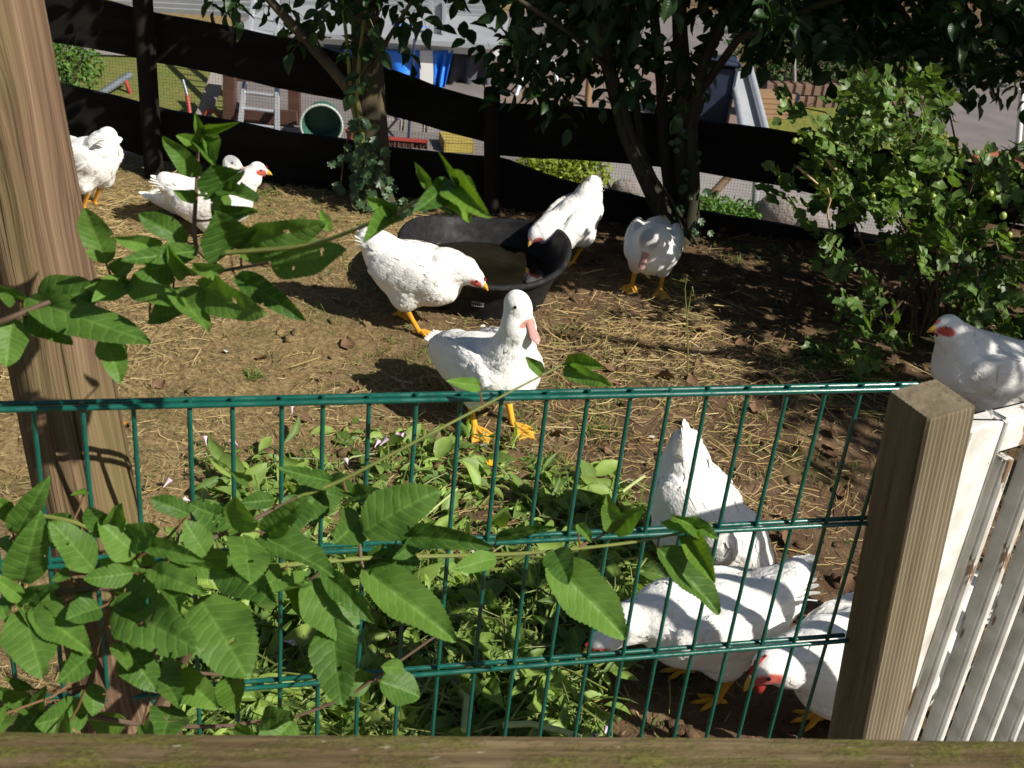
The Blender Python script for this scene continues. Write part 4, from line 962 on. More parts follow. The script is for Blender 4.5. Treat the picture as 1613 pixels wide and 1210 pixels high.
    for q in range(11):
        f = (q-5)/5; d = unit(ax+np.array([.0, f*.42, -abs(f)*.30])); sd = unit(np.cross(d, [0, 0, 1])*.6+np.array([0, 0, 1])*f*.5+np.array([0, .4, 0])); ln = .105*tail*(1-.25*abs(f))*r.uniform(.9, 1.1); o_ = tb+ax*.015+np.array([0, f*.034, -.016*abs(f)])
        Vv = []
        for t_, w_ in ((0, .010), (.3, .018), (.7, .019), (.92, .014), (1.0, .006)):
            cpt = o_+d*ln*t_-np.array([0, 0, .012*t_*t_]); Vv += [cpt-sd*w_, cpt+np.array([0, 0, .002]), cpt+sd*w_]
        tm.add(Vv, [(a*3+j, a*3+j+1, a*3+j+4, a*3+j+3) for a in range(4) for j in (0, 1)], WHITE*r.uniform(.93, 1.0))
    tm.build('tail', MAT['feather'], root, smooth=True, col=True)
    # comb, wattles, eyes
    if comb > 0:
        cm = MB(); n = 5
        prof_ = [(-.018, .004), (-.012, .016), (-.007, .010), (-.002, .021), (.004, .012), (.009, .022), (.015, .011), (.021, .014), (.028, .002)]
        top = [head+beak*(x+.006)+upv*(.019+z*comb) for x, z in prof_]; bot = [head+beak*(x+.006)+upv*.010 for x, z in prof_]; th = side*.0028; m_ = len(top)
        Vv = [p+th*1.3 for p in bot]+[p+th*.5 for p in top]+[p-th*.5 for p in top]+[p-th*1.3 for p in bot]
        cm.add(Vv, [(a*m_+j, a*m_+j+1, (a+1)*m_+j+1, (a+1)*m_+j) for a in range(3) for j in range(m_-1)]); cm.build('comb', MAT['comb'], body, smooth=True)
    if wattle > 0:
        for s in (-1, 1):
            wm = MB(); wm.sphere(head+beak*.026-upv*(.014+.012*wattle)+side*s*.006, (.006+.004*wattle, .004, .008+.014*wattle), 8, 6); wm.build('wattle', MAT['comb'], body, smooth=True)
    for s in (-1, 1):
        em = MB(); em.sphere(head+beak*.013+upv*.005+side*s*.0212, .0050, 8, 6); em.build('eye', MAT['eye'], body, smooth=True)
    return root
PINK = np.array([.55, .25, .20]); DUCKLEG = np.array([.68, .36, .03])
def duck(name, loc, yaw, label, scale=1., head=(.155, 0, .335), beak=(1, 0, -.35), feet=((.03, .06), (.03, -.06)), seed=0, sit=0., grey=.0, fat=1., neckfwd=0., pitch=0.):
    r = np.random.default_rng(seed+90); root = empty(name, tuple(loc), label, 'duck', yaw, scale=scale)
    fd = Field(); head = np.asarray(head, float); beak = unit(beak); dz = np.array([0, 0, -sit]); z0 = .165
    T = lambda p: roty(p, pitch, (0, 0, z0))
    E_ = lambda c, rr, pt=0, yw=0, k=.03: fd.ell(T(np.asarray(c))+dz, rr, pt+pitch, yw, k)
    E_((.06, 0, z0+.01), (.105, .092*fat, .085), -.1); E_((-.04, 0, z0), (.15, .102*fat, .085), .05); E_((-.14, 0, z0+.01), (.10, .065, .045), .08)
    for s in (-1, 1):
        E_((-.03, s*.078*fat, z0+.022), (.15, .032, .062), .04, s*.05, .014); E_((.0, s*.05, z0-.06), (.05, .035, .05))
    tb = T(np.array([-.19, 0, z0+.02]))+dz; tt = T(np.array([-.275, 0, z0+.025]))+dz; fd.cone(tb, tb*.4+tt*.6, .034, .012, .04)
    nb = T(np.array([.105+neckfwd, 0, z0+.07]))+dz; nm = np.array([nb[0]*.55+head[0]*.45+.012, head[1]*.45, nb[2]*.45+head[2]*.55])
    fd.cone(T(np.array([.08, 0, z0+.03]))+dz, nb, .08, .058, .04); fd.cone(nb, nm, .060, .044, .03); fd.cone(nm, head-beak*.012-np.array([0, 0, .008]), .043, .033, .02)
    side = unit(np.cross([0, 0, 1.], beak)); upv = np.cross(beak, side)
    fd.ell(head, (.040, .0285, .031), -math.asin(np.clip(beak[2], -1, 1)), math.atan2(beak[1], beak[0]), .014)
    fd.cone(head+beak*.015-upv*.004, head+beak*.043-upv*.006, .024, .0135, .014)
    lo = np.minimum(np.array([-.31, -.15, .02]), head-.06); hi = np.maximum(np.array([.2, .15, .30]), head+.08); lo[2] = max(lo[2], .0)
    V, Q = mesh_field(fd, lo, hi, .0055); hd = np.linalg.norm(V-head, axis=1); g = fd.grad(V)
    nz_ = fbm(V[:, 0]*22+V[:, 1]*7, V[:, 2]*22+V[:, 1]*19, 3, seed); V = V+g*(nz_*.0045*smooth01((hd-.05)/.05))[:, None]
    C = np.tile(WHITE, (len(V), 1))*(1+.04*nz_[:, None])
    rel = V-head; fx = rel@beak; fu = rel@upv; fs = np.abs(rel@side)
    m_ = smooth01((1.0-np.sqrt(((fx-.058)/.011)**2+((fu+.002)/.018)**2))*3); C = C*(1-m_[:, None])+PINK*m_[:, None]
    if grey > 0:
        m_ = grey*smooth01((fu+fx*.3+.004)/.018)*smooth01(1.6-hd/.034); C = C*(1-m_[:, None])+np.array([.13, .14, .16])*m_[:, None]
    low = smooth01((.13-sit-V[:, 2])/.05)*.3*(hd > .08); C = C*(1-low[:, None])+np.array([.55, .42, .26])*low[:, None]
    mb = MB(); mb.add(V, [tuple(q) for q in Q], C); b0 = head+beak*.055-upv*.007
    up2 = upv
    mb.loft([(b0-beak*.016, side, up2, .0115, .0120), (b0+beak*.002-upv*.001, side, up2, .0138, .0118), (b0+beak*.018-upv*.006, side, up2, .0132, .0078), (b0+beak*.036-upv*.010, side, up2, .0155, .0050), (b0+beak*.049-upv*.0125, side, up2, .0135, .0036), (b0+beak*.056-upv*.0135, side, up2, .0065, .0025)], 12, np.array([.50, .27, .235]))
    mb.loft([(b0-beak*.01-upv*.010, side, up2, .011, .006), (b0+beak*.02-upv*.0135, side, up2, .0105, .004), (b0+beak*.045-upv*.016, side, up2, .0105, .0028), (b0+beak*.05-upv*.0165, side, up2, .006, .002)], 10, np.array([.50, .24, .20]))
    mb.loft([(b0+beak*.048-upv*.0105, side, up2, .004, .003), (b0+beak*.0585-upv*.016, side, up2, .0025, .0025)], 8, np.array([.75, .62, .5]))
    if sit < .06:
        for fx_, fy_ in feet:
            s = 1 if fy_ > 0 else -1; hip = np.array([.0, s*.05, z0-.075])+dz; ft = np.array([fx_, fy_, .010]); hock = np.array([fx_-.028, fy_, .06])
            mb.tube([hip, hock*.6+hip*.4, hock, hock*.55+ft*.45, ft], [.022, .014, .0105, .0085, .009], 8, col=np.array([WHITE, DUCKLEG, DUCKLEG, DUCKLEG, DUCKLEG]))
            tips = []
            for a, ln in ((.52, .078), (0., .088), (-.52, .075)):
                a += s*.15; d = np.array([math.cos(a), math.sin(a), 0]); tips.append(ft+d*ln-[0, 0, .007])
                mb.tube([ft, ft+d*ln*.5+[0, 0, .001], ft+d*ln*.92-[0, 0, .005], ft+d*ln*1.12-[0, 0, .009]], [.0082, .0062, .004, .001], 7, col=np.array([DUCKLEG, DUCKLEG, DUCKLEG, DUCKLEG*.55]))
            back = ft+np.array([-.022, 0, -.004]); mb.tube([ft, back], [.006, .002], 6, col=DUCKLEG)
            for p, q in ((tips[0], tips[1]), (tips[1], tips[2])):     # webs
                m2 = (p+q)/2*.86+ft*.14; top = [ft, p, m2, q]; Vv = [v+np.array([0, 0, .0035]) for v in top]+[v-np.array([0, 0, .0015]) for v in top]
                mb.add(Vv, [(0, 1, 2), (0, 2, 3), (4, 6, 5), (4, 7, 6), (1, 5, 6, 2), (2, 6, 7, 3)], DUCKLEG*np.array([1.05, 1.1, 1.6]))
    body = mb.build('body', MAT['plumage'], root, smooth=True, col=True)
    vi = r.choice(len(V), 1500); P0 = V[vi]; hd0 = np.linalg.norm(P0-head, axis=1); ok = (hd0 > .075) & (P0[:, 2] > .07) & (P0[:, 2] < head[2]-.07) ; P0 = P0[ok]
    D = np.tile([-1., 0, -.1], (len(P0), 1))+r.normal(0, .1, (len(P0), 3)); nk = smooth01((P0[:, 2]-(z0-sit+.08))/.06)[:, None]; D = D*(1-nk)+np.array([-.2, 0, -1])*nk
    L = (.034-.018*nk[:, 0])*r.uniform(.7, 1.25, len(P0)); V1, F1, k, N1 = feathers(fd, P0, D, L, L*.62, r.uniform(.0001, .0006, len(P0))+(r.random(len(P0)) < .01)*r.uniform(.001, .003, len(P0)), base=.0003)
    tag(obj('plumage', soft(mkmesh('plumage', V1, F1, col=np.repeat(WHITE*(1+r.normal(0, .03, (len(P0), 1))), k, 0)), N1), MAT['feather'], root), kind='stuff')
    for s in (-1, 1):
        P = []; Dd = []; Ls = []; Ws = []; bs = []
        for x0, zt, zb, nf, ln, wd, bb in ((.06, .225, .16, 9, .06, .03, .0022), (.01, .232, .155, 9, .075, .03, .0015), (-.05, .235, .15, 9, .115, .026, .0008)):
            for q in range(nf):
                f = q/(nf-1); P.append(T(np.array([x0-.02*f, s*.115*fat, zt*(1-f)+zb*f]))+dz); Dd.append(T(np.array([-1., -s*.12, .02+.22*f]))-T(np.zeros(3))); Ls.append(ln*r.uniform(.92, 1.08)); Ws.append(wd); bs.append(bb)
        P = np.array(P); g = fd.grad(P); P = P-g*fd(P)[:, None]
        V2, F2, k2, N2 = feathers(fd, P, np.array(Dd), np.array(Ls), np.array(Ws), np.full(len(P), .0008), base=np.array(bs), rows=(0, .2, .5, .85, 1.), prof=(.7, 1, 1, .8, .25))
        wc = WHITE
        obj('wing', soft(mkmesh('wing', V2, F2, col=np.repeat(WHITE*(1+r.normal(0, .03, (len(P), 1))), k2, 0)), N2), MAT['feather'], root)
    tm = MB(); ax = unit(tt-tb)
    for q in range(9):
        f = (q-4)/4; d = unit(ax+np.array([0, f*.25, 0])); sd = np.array([0, 1., 0]); ln = .10*(1-.2*abs(f)); o_ = tb+ax*.005+np.array([0, f*.022, .006*(1-abs(f))]); Vv = []
        for t_, w_ in ((0, .01), (.4, .014), (.8, .012), (1., .003)):
            cpt = o_+d*ln*t_+np.array([0, 0, .004*(1-abs(f))]); Vv += [cpt-sd*w_, cpt+np.array([0, 0, .003]), cpt+sd*w_]
        tm.add(Vv, [(a*3+j, a*3+j+1, a*3+j+4, a*3+j+3) for a in range(3) for j in (0, 1)], WHITE*.97)
    tm.build('tail', MAT['feather'], root, smooth=True, col=True)
    for s in (-1, 1):
        em = MB(); em.sphere(head+beak*.010+upv*.010+side*s*.0262, .0056, 8, 6); em.build('eye', MAT['eye'], body, smooth=True)
    return root
rad = math.radians
def gp(x, y): p = onz(x, y); return (p[0], p[1], gz(p[0], p[1])-.002)
hen('hen', gp(648, 514), rad(-10), 'white hen peering over the tub rim with pink face', .95, .12, (.215, -.02, .225), (1, -.25, -.42), ((-.06, .05), (.045, -.055)), .12, .75, 1.05, 1, wattle=0)
hen('hen', gp(893, 416), rad(216), 'white hen bending over the tub rim to drink', .83, .62, (.20, .0, .155), (.8, .15, -.75), ((.0, .035), (.005, -.035)), .1, .8, 1., 2, wattle=0)
hen('hen', gp(1080, 902), rad(-14), 'white hen pecking head down with its tail raised high', .92, .80, (.17, -.01, .05), (.55, 0, -.85), ((-.01, .05), (.02, -.05)), .15, .9, 1.05, 3, wattle=.2)
hen('hen', gp(1105, 1085), rad(188), 'white hen foraging at the green fence with shadow stripes on its back', .90, .22, (.255, .03, .155), (.9, .12, -.55), ((-.02, .05), (.03, -.05)), .2, .95, 1.05, 4, wattle=.35, tailup=.02, face=1.3)
hen('hen', gp(1345, 1165), rad(196), 'white hen with bright red comb crouching against the wooden post', 1.04, .30, (.235, .02, .215), (.85, .22, -.55), ((-.01, .05), (.05, -.05)), 1.0, .9, 1.05, 5, wattle=.8, face=1.25)
hen('hen', gp(1530, 672), rad(188), 'white hen standing in dappled shade beside the gooseberry bush', 1.05, -.10, (.165, .0, .325), (1, .12, -.16), ((-.02, .05), (.03, -.05)), .15, .9, 1.08, 6, wattle=.25)
hen('hen', gp(335, 370), rad(6), 'white hen resting behind the upright leafy shoot, head up', .90, -.05, (.19, -.01, .295), (1, -.05, -.15), ((0, .05), (0, -.05)), .12, .9, 1.05, 7, sit=.055, wattle=.1)
hen('hen', gp(143, 334), rad(150), 'white hen half hidden behind the round wooden post', .92, .35, (.22, .0, .14), (.7, 0, -.8), ((.0, .035), (.02, -.035)), .15, .6, 1.05, 8, wattle=.1)
duck('duck', gp(764, 660), rad(-52), 'white duck with pinkish bill standing upright before the green fence', 1.0, (.10, .0, .40), (.84, .10, -.52), ((.065, .05), (.03, -.055)), 1, pitch=-.16, fat=1.08)
duck('duck', gp(1018, 455), rad(-98), 'white duck with grey patched head tucked down, near the multi-stemmed tree', .93, (.165, -.012, .255), (.55, -.18, -.85), ((.03, .055), (.02, -.055)), 2, grey=1.)
duck('duck', gp(322, 345), rad(15), 'grey headed duck sitting mostly hidden behind the resting hen', .8, (.135, -.01, .285), (1, -.5, -.3), seed=3, sit=.075, grey=1.)

# ------------------------------------------------------------------ green double-rod fence panel
TH = math.radians(15.46); FD = np.array([math.cos(TH), math.sin(TH), 0]); FN = np.array([math.sin(TH), -math.cos(TH), 0])   # FN faces the camera
FP0 = np.array([-.4894, 1.0212, H-.6168])
GF = empty('mesh_fence', tuple(np.array([FP0[0], FP0[1], 0])), 'dark green double-rod steel mesh fence panel around the pen', 'fence'); GFL = np.array(GF.location)
def rod_mesh(L, r, n=10):
    mb = MB(); mb.tube([(0, 0, 0), (0, 0, L*.5), (0, 0, L)], r, n); me = mkmesh('rod', np.concatenate(mb.V), mb.F); me.set_sharp_from_angle(angle=rad(50)); me.materials.append(MAT['green_metal']); return me
vm_ = rod_mesh(.96, .0027); fx0, fx1 = -14, 21
for b in range(fx0, fx1):
    o = obj('vertical_rod', vm_, None, GF); o.location = FP0+FD*(b*.05)-np.array([0, 0, .955])-GFL; o.rotation_euler = (random.gauss(0, .002), random.gauss(0, .002), random.random()*6)
hm_ = rod_mesh((fx1-fx0)*.05+.01, .0033)
for k in range(5):
    for s in (-1, 1):
        o = obj('horizontal_rod', hm_, None, GF); o.location = FP0+FD*(fx0*.05-.03)+FN*s*.0060-np.array([0, 0, .2*k])-GFL
        o.rotation_euler = Vector(FD).to_track_quat('Z', 'Y').to_euler()

# ------------------------------------------------------------------ posts
def round_post():
    def c(xy, dep): return at(*xy, dep)
    a = c((93, 560), 1.37); top = c((-28, -60), 1.30); d = unit(top-a)
    b = a-d*((a[2]+.12)/d[2]); top = a+d*1.15; L = b.copy(); L[2] = 0
    t = empty('round_post', tuple(L), 'thick round weathered timber post leaning behind the green fence', 'post')
    zs = np.linspace(0, 1, 46); n = 40; V = []
    cr = [(random.uniform(0, 6.28), random.uniform(.1, .8), random.uniform(.12, .4)) for _ in range(16)]
    ux = -unit(np.cross(d, [0, 1, 0])); uy = np.cross(d, ux); Ht = np.linalg.norm(top-b)
    for z in zs:
        for j in range(n):
            an = 2*math.pi*j/n; r = .0575*(1+.02*math.sin(an*2+z*2)+.010*math.sin(an*5+z*7))
            for ca, cz, cl in cr:
                da = abs((an-ca+math.pi) % (2*math.pi)-math.pi)
                if da < .10 and abs(z-cz) < cl: r -= .006*(1-da/.10)*(1-abs(z-cz)/cl)
            V.append((math.cos(an)*r, math.sin(an)*r, z*Ht))
    Fc = [(i*n+j, i*n+(j+1) % n, (i+1)*n+(j+1) % n, (i+1)*n+j) for i in range(len(zs)-1) for j in range(n)]+[tuple(range(n-1, -1, -1)), tuple(range((len(zs)-1)*n, len(zs)*n))]
    me = mkmesh('post_shaft', np.array(V), Fc); me.set_sharp_from_angle(angle=rad(60))
    o = obj('post_shaft', me, MAT['round_post'], t); m4 = Matrix.Identity(4)
    for i in range(3): m4[i][0] = ux[i]; m4[i][1] = uy[i]; m4[i][2] = d[i]; m4[i][3] = (b-L)[i]
    o.matrix_local = m4
round_post()
def square_post():
    zt = .988; q = np.array([onz(*p, zt) for p in [(1409.5, 611), (1484.6, 603), (1529, 643), (1452, 656.7)]])
    c = q.mean(0); ang = math.atan2(*(((q[1]-q[0])+(q[2]-q[3]))[:2][::-1])); w_ = .0735
    # lean: centre line passes through the base pixel
    mid = at(1360, 1165, 1.70); d = unit(c-mid); b = c-d*((c[2]+.1)/d[2]); L = b.copy(); L[2] = 0
    t = empty('square_post', tuple(L), 'square grey planed timber post between fence panel and white gate', 'post')
    ex = np.array([math.cos(ang), math.sin(ang), 0]); ey = np.array([-math.sin(ang), math.cos(ang), 0]); V = []; Fc = []
    # ribbed planed faces: shallow grooves along the post
    prof_ = []; ng = 22
    corners = [(-1, -1), (1, -1), (1, 1), (-1, 1)]
    for k in range(4):
        (x0, y0), (x1, y1) = corners[k], corners[(k+1) % 4]; nx_, ny_ = (y1-y0)/2, -(x1-x0)/2
        for i in range(ng):
            f = i/ng; e = min(f, 1-f); dpt = -.0 if i % 2 else -.0011
            if i == 0: dpt = -.003
            prof_.append(((x0+(x1-x0)*f)*w_/2+nx_*dpt, (y0+(y1-y0)*f)*w_/2+ny_*dpt))
    m_ = len(prof_); Ht = np.linalg.norm(c-b); rows = [(0, 1), (.5, 1), (.985, 1), (.997, .985), (1., .96)]
    for z, s in rows:
        for x, y in prof_: V.append((x*s, y*s, z*Ht))
    Fc = [(i*m_+j, i*m_+(j+1) % m_, (i+1)*m_+(j+1) % m_, (i+1)*m_+j) for i in range(len(rows)-1) for j in range(m_)]+[tuple(range((len(rows)-1)*m_, len(rows)*m_))]
    ez = d; e2 = unit(ey-ez*(ey@ez)); e1 = np.cross(e2, ez); o = obj('post_shaft', mkmesh('post_shaft', np.array(V), Fc, smooth=False), MAT['grey_post'], t); m4 = Matrix.Identity(4)
    for i in range(3): m4[i][0] = e1[i]; m4[i][1] = e2[i]; m4[i][2] = ez[i]; m4[i][3] = (b-L)[i]
    o.matrix_local = m4
    return ang
POSTANG = square_post()

# ------------------------------------------------------------------ white gate
def gate():
    zt = .935; p0 = onz(1524, 692, zt); p1 = onz(1613, 667, zt); d = unit((p1-p0)*np.array([1, 1, 0])); nrm = np.array([d[1], -d[0], 0])   # faces camera
    p0 = p0+d*.022-nrm*.012; t = empty('garden_gate', (p0[0], p0[1], 0), 'white painted wooden gate with peeling paint and narrow upright bars', 'gate', math.atan2(d[1], d[0]))
    W = .95; mb = MB(); mb.box((.036, .018, (zt+.06)/2), (.072, .036, zt-.06), bev=.003); mb.build('stile', MAT['white_paint'], t)
    mb = MB(); mb.box((W-.036, .018, (zt+.06)/2), (.072, .036, zt-.06), bev=.003); mb.build('stile', MAT['white_paint'], t)
    for z, y in ((zt-.027, .0185), (.12, .0185)):
        mb = MB(); mb.box((W/2, y, z), (W-.146, .034, .052), bev=.003); mb.build('rail', MAT['white_paint'], t)
    mb = MB(); k = 10; sec = []
    mb.box((0, 0, 0), (.019, .024, zt-.20), bev=.002); s = MB(); s.tube([(0, -.012, -(zt-.20)/2), (0, -.012, 0), (0, -.012, (zt-.20)/2)], .0075, 10)
    bar = mkmesh('bar', np.concatenate(mb.V+s.V), mb.F+[tuple(i+mb.n for i in f) for f in s.F], smooth=False); bar.materials.append(MAT['white_paint'])
    nb_ = 11
    for i in range(nb_):
        o = obj('bar', bar, None, t); o.location = (.072+(i+.55)*(W-.144)/nb_, .020, (zt+.06)/2)
gate()

# ------------------------------------------------------------------ mossy hand rail in the foreground
def hand_rail():
    a = onz(0, 1145, .9); b = onz(1613, 1159, .9); d = unit(b-a); L = np.linalg.norm(b-a)
    n = np.array([d[1], -d[0], 0]); mid = (a+b)/2+n*.045-np.array([0, 0, .022])
    root = empty('hand_rail', (mid[0], mid[1], 0), 'mossy brown wooden hand rail running across the foreground', 'railing', math.atan2(d[1], d[0]))
    mb = MB(); nx_ = 60; V = []; Fc = []; W2 = 1.1
    prof_ = [(-.045, -.022), (.045, -.022), (.045, .015), (.0405, .0205), (.034, .022), (-.034, .022), (-.0405, .0205), (-.045, .015)]
    for i in range(nx_+1):
        x = -W2+2*W2*i/nx_
        for k, (y, z) in enumerate(prof_): V.append((x, y+.0025*float(fbm(np.array([x*9.]), np.array([k*3.3]), 3)[0]), z+.0025*float(fbm(np.array([x*7.]), np.array([k*5.1+9]), 3)[0])))
    m_ = len(prof_)
    Fc = [(i*m_+j, i*m_+(j+1) % m_, (i+1)*m_+(j+1) % m_, (i+1)*m_+j) for i in range(nx_) for j in range(m_)]+[tuple(range(m_-1, -1, -1)), tuple(range(nx_*m_, (nx_+1)*m_))]
    o = obj('rail', mkmesh('rail', np.array(V), Fc, smooth=False), MAT['rail'], root); o.location = (0, 0, mid[2])
    for s in (-.95, .95):
        mb = MB(); mb.box((s, 0, (mid[2]-.022)/2-.05), (.07, .07, mid[2]-.022+.1), bev=.004); mb.build('support_post', MAT['rail'], root)
hand_rail()

# ------------------------------------------------------------------ leafy cherry shrub growing through and in front of the green fence
CL = [blade_leaf('leaf', MAT['leaf_cherry'], 200+i, 44, 8, .022, random.uniform(.08, .32), random.uniform(.05, .16), random.uniform(.015, .045), holes=[0, 0, 1, 0, 2, 0, 0, 3][i], eaten=[0, 1, 0, 2, 0, 0, 1, 2][i]) for i in range(8)]
CLs = {h: [i for i in range(8) if (i in (2, 4, 7)) == h] for h in (True, False)}
YL = [blade_leaf('leaf', MAT['leaf_young'], 240+i, 40, 8, .03, random.uniform(.1, .4), .2, .03) for i in range(3)]
def shrub():
    base = np.array([-.72, .86, gz(-.72, .86)])
    t = empty('cherry_shrub', tuple(base), 'leafy cherry shrub with serrated leaves spreading across the green fence', 'shrub'); L = np.array(t.location)
    # twigs: (points in photo pixels, depths, radius, material)
    cA = lambda x, y: (x/2.987, 300+y/2.987); c1 = lambda x, y: (x/2.987, y/2.987); c2 = lambda x, y: (400+x/2.987, y/2.987)
    cB = lambda x, y: (x/4.0325, 850+y/4.0325); cU = lambda x, y: (x/4.0325, 600+y/4.0325); cD = lambda x, y: (350+x/4.0325, 600+y/4.0325)
    cE = lambda x, y: (350+x/4.0325, 900+y/4.0325); cF = lambda x, y: (700+x/4.0325, 600+y/4.0325); cG = lambda x, y: (860+x/1.983, 600+y/1.983); cH = lambda x, y: (540+x/2.881, 260+y/2.881)
    tw = [([cA(-260, 700), cA(0, 620), cA(60, 595), cA(240, 520), cA(540, 430), cA(830, 400), cA(1050, 378), cA(1270, 340)], (1.10, 1.10, 1.10, 1.11, 1.13, 1.10, 1.07, 1.03), .0032, 'twig'),
          ([cA(1050, 378), c1(905, 1165), c1(928, 850), c1(930, 680), c1(965, 605)], (1.07, 1.08, 1.08, 1.08, 1.08), .0026, 'twig'),
          ([c2(-130, 1190), c2(280, 1160), c2(650, 1010), c2(800, 930), c2(930, 848)], (1.04, 1.02, 1.0, .97, .95), .0024, 'greenstem'),
          ([cB(-300, 480), cB(0, 410), cB(300, 350), cB(560, 310), cB(900, 280), cU(1080, 1120), cD(100, 930), cD(480, 740), cD(650, 670)], (1.1, 1.1, 1.09, 1.09, 1.1, 1.14, 1.17, 1.2, 1.22), .0042, 'twig'),
          ([cU(280, 860), cU(460, 890), cU(660, 980), cU(860, 1110), cB(900, 200)], (1.12, 1.12, 1.12, 1.1, 1.1), .0022, 'greenstem'),
          ([cB(-200, 1000), cB(560, 1115), cB(900, 1180), cE(0, 990), cE(240, 950), cE(430, 940), cE(800, 800), cE(1030, 640), cE(1400, 380)], (1.2, 1.22, 1.24, 1.26, 1.27, 1.28, 1.28, 1.28, 1.29), .0030, 'twig'),
          ([cB(580, 920), cB(620, 640), cB(700, 440), cB(760, 330)], (1.16, 1.13, 1.1, 1.09), .0028, 'twig'),
          ([cD(480, 740), cD(750, 640), cD(1200, 400), cH(720, 1050), cH(1010, 900)], (1.2, 1.2, 1.2, 1.22, 1.24), .0023, 'greenstem'),
          ([cD(100, 1200), cD(880, 1125), cF(0, 1112), cF(500, 1100), cF(1200, 1030), cF(1613, 940), (1125, 822)], (1.16, 1.2, 1.24, 1.26, 1.28, 1.3, 1.3), .0028, 'greenstem'),
          ([cB(150, 400), cB(140, 250), cU(90, 1000)], (1.1, 1.09, 1.09), .002, 'petiole'),
          ([cB(980, 780), cB(1250, 850), cB(1460, 860), cE(120, 640)], (1.14, 1.16, 1.2, 1.22), .0022, 'twig'),
          ([cD(880, 1125), cD(870, 980), cD(880, 880)], (1.2, 1.2, 1.2), .002, 'twig'),
          ([cF(860, 1050), cF(1050, 960)], (1.27, 1.28), .0018, 'petiole'), ([cE(500, 100), cD(640, 1210), cD(480, 1000), cD(240, 960), cD(100, 930)], (1.18, 1.18, 1.18, 1.18, 1.17), .0024, 'twig'),
          ([cE(1100, -40), cE(900, 0), cD(880, 1125)], (1.2, 1.2, 1.2), .0022, 'twig')]
    allp = []
    for pts, dep, r, mt in tw:
        P = np.array([at(x, y, d) for (x, y), d in zip(pts, dep)]); n = len(P); k = (n-1)*5+1
        ts = np.linspace(0, n-1, k); Q = np.stack([np.interp(ts, np.arange(n), P[:, i]) for i in range(3)], 1)
        for _ in range(3): Q[1:-1] = (Q[:-2]+2*Q[1:-1]+Q[2:])/4
        mb = MB(); mb.tube(Q, np.linspace(r, r*.45, k), 7); mb.build('twig', MAT[mt], t, smooth=True).location = -L; allp.append(Q)
    s0 = [at(*cA(-260, 700), 1.10), at(*cB(-300, 480), 1.1), at(*cB(-200, 1000), 1.2)]
    for e in s0:
        m = base*.5+e*.5+np.array([-.05, -.02, .05]); mb = MB(); mb.tube([base-np.array([0, 0, .03]), base*.7+m*.3, m, m*.4+e*.6, e], [.009, .008, .007, .0055, .0045], 8); mb.build('stem', MAT['twig'], t, smooth=True).location = -L
    mb = MB(); mb.tube([base-np.array([0, 0, .03]), base*.6+at(*cD(100, 1200), 1.16)*.4-np.array([0, 0, .06]), at(*cD(100, 1200), 1.16)], [.008, .006, .004], 8); mb.build('stem', MAT['twig'], t, smooth=True).location = -L
    allp = np.concatenate(allp)
    lv = []   # (base, tip, width px, depth base, depth tip, roll deg, hole, young)
    def A(fn, bx, by, tx, ty, w_, d0, d1=None, roll=None, hole=False, young=False, sc=None): lv.append((fn(bx, by), fn(tx, ty), w_/sc, d0, d1 if d1 else d0-.03, random.gauss(0, 14) if roll is None else roll, hole, young))
    def many(fn, sc, d, rows, **kw):
        if fn is cA: rows = [(*q[:5], 1.12-.11*min(max((q[2-2+0]/2.987-180)/340, 0), 1), *q[6:]) for q in rows]
        if fn is c1: rows = [(*q[:5], 1.07, *q[6:]) for q in rows]
        if fn is c2: rows = [(*q[:5], 1.0-.05*min(max((q[0]-500)/430, 0), 1), *q[6:]) for q in rows]
        for q in rows: A(fn, *q[:5], d if len(q) < 6 or q[5] is None else q[5], sc=sc, hole=(len(q) > 6 and q[6] == 'h'), young=(len(q) > 6 and q[6] == 'y'), **kw)
    many(cA, 2.987, 1.16, [(500, 345, 405, 90, 110), (175, 500, 445, 490, 155), (125, 505, 672, 712, 125), (95, 515, -10, 462, 65), (60, 600, 25, 815, 135), (120, 592, 310, 695, 95), (540, 400, 615, 340, 85), (610, 435, 448, 505, 95), (605, 430, 795, 505, 105), (812, 455, 972, 622, 110), (930, 445, 1182, 578, 135, 1.18, 'h'), (835, 335, 672, 395, 115), (930, 285, 636, 322, 80), (1085, 292, 1030, 135, 200, 1.19), (1120, 262, 1482, 172, 120, 1.22, 'h'), (1268, 355, 1612, 285, 140, 1.24, 'h'), (1110, 405, 1372, 557, 90), (880, 245, 662, 108, 80), (750, 272, 572, 232, 70), (700, 602, 855, 565, 75), (488, 700, 572, 852, 105), (890, 390, 800, 300, 70), (1030, 395, 930, 350, 60), (560, 440, 450, 470, 60), (480, 420, 430, 520, 70), (1130, 300, 1350, 330, 60)])
    many(c1, 2.987, 1.19, [(1060, 892, 1005, 795, 175), (1052, 892, 1182, 928, 90), (1040, 902, 1032, 1012, 75), (1040, 1010, 1165, 1000, 62), (932, 832, 782, 660, 75), (940, 692, 848, 640, 55, 1.2, 'y'), (942, 682, 992, 738, 60, 1.2, 'y'), (965, 610, 1088, 586, 38, 1.2, 'y'), (947, 640, 926, 560, 40, 1.2, 'y'), (962, 622, 1012, 752, 62, 1.2, 'y'), (1550, 1090, 1520, 1000, 42, 1.24), (920, 930, 830, 905, 50)])
    many(c2, 2.987, 1.30, [(665, 1015, 556, 1092, 95, 1.3, 'y'), (642, 1015, 566, 942, 62), (910, 862, 846, 952, 92, 1.33), (930, 850, 1003, 1004, 125, 1.33, 'y'), (940, 842, 1048, 985, 105, 1.33, 'y'), (930, 850, 910, 768, 26, 1.33, 'y'), (812, 880, 796, 812, 38, 1.32), (790, 942, 905, 988, 38, 1.31)])
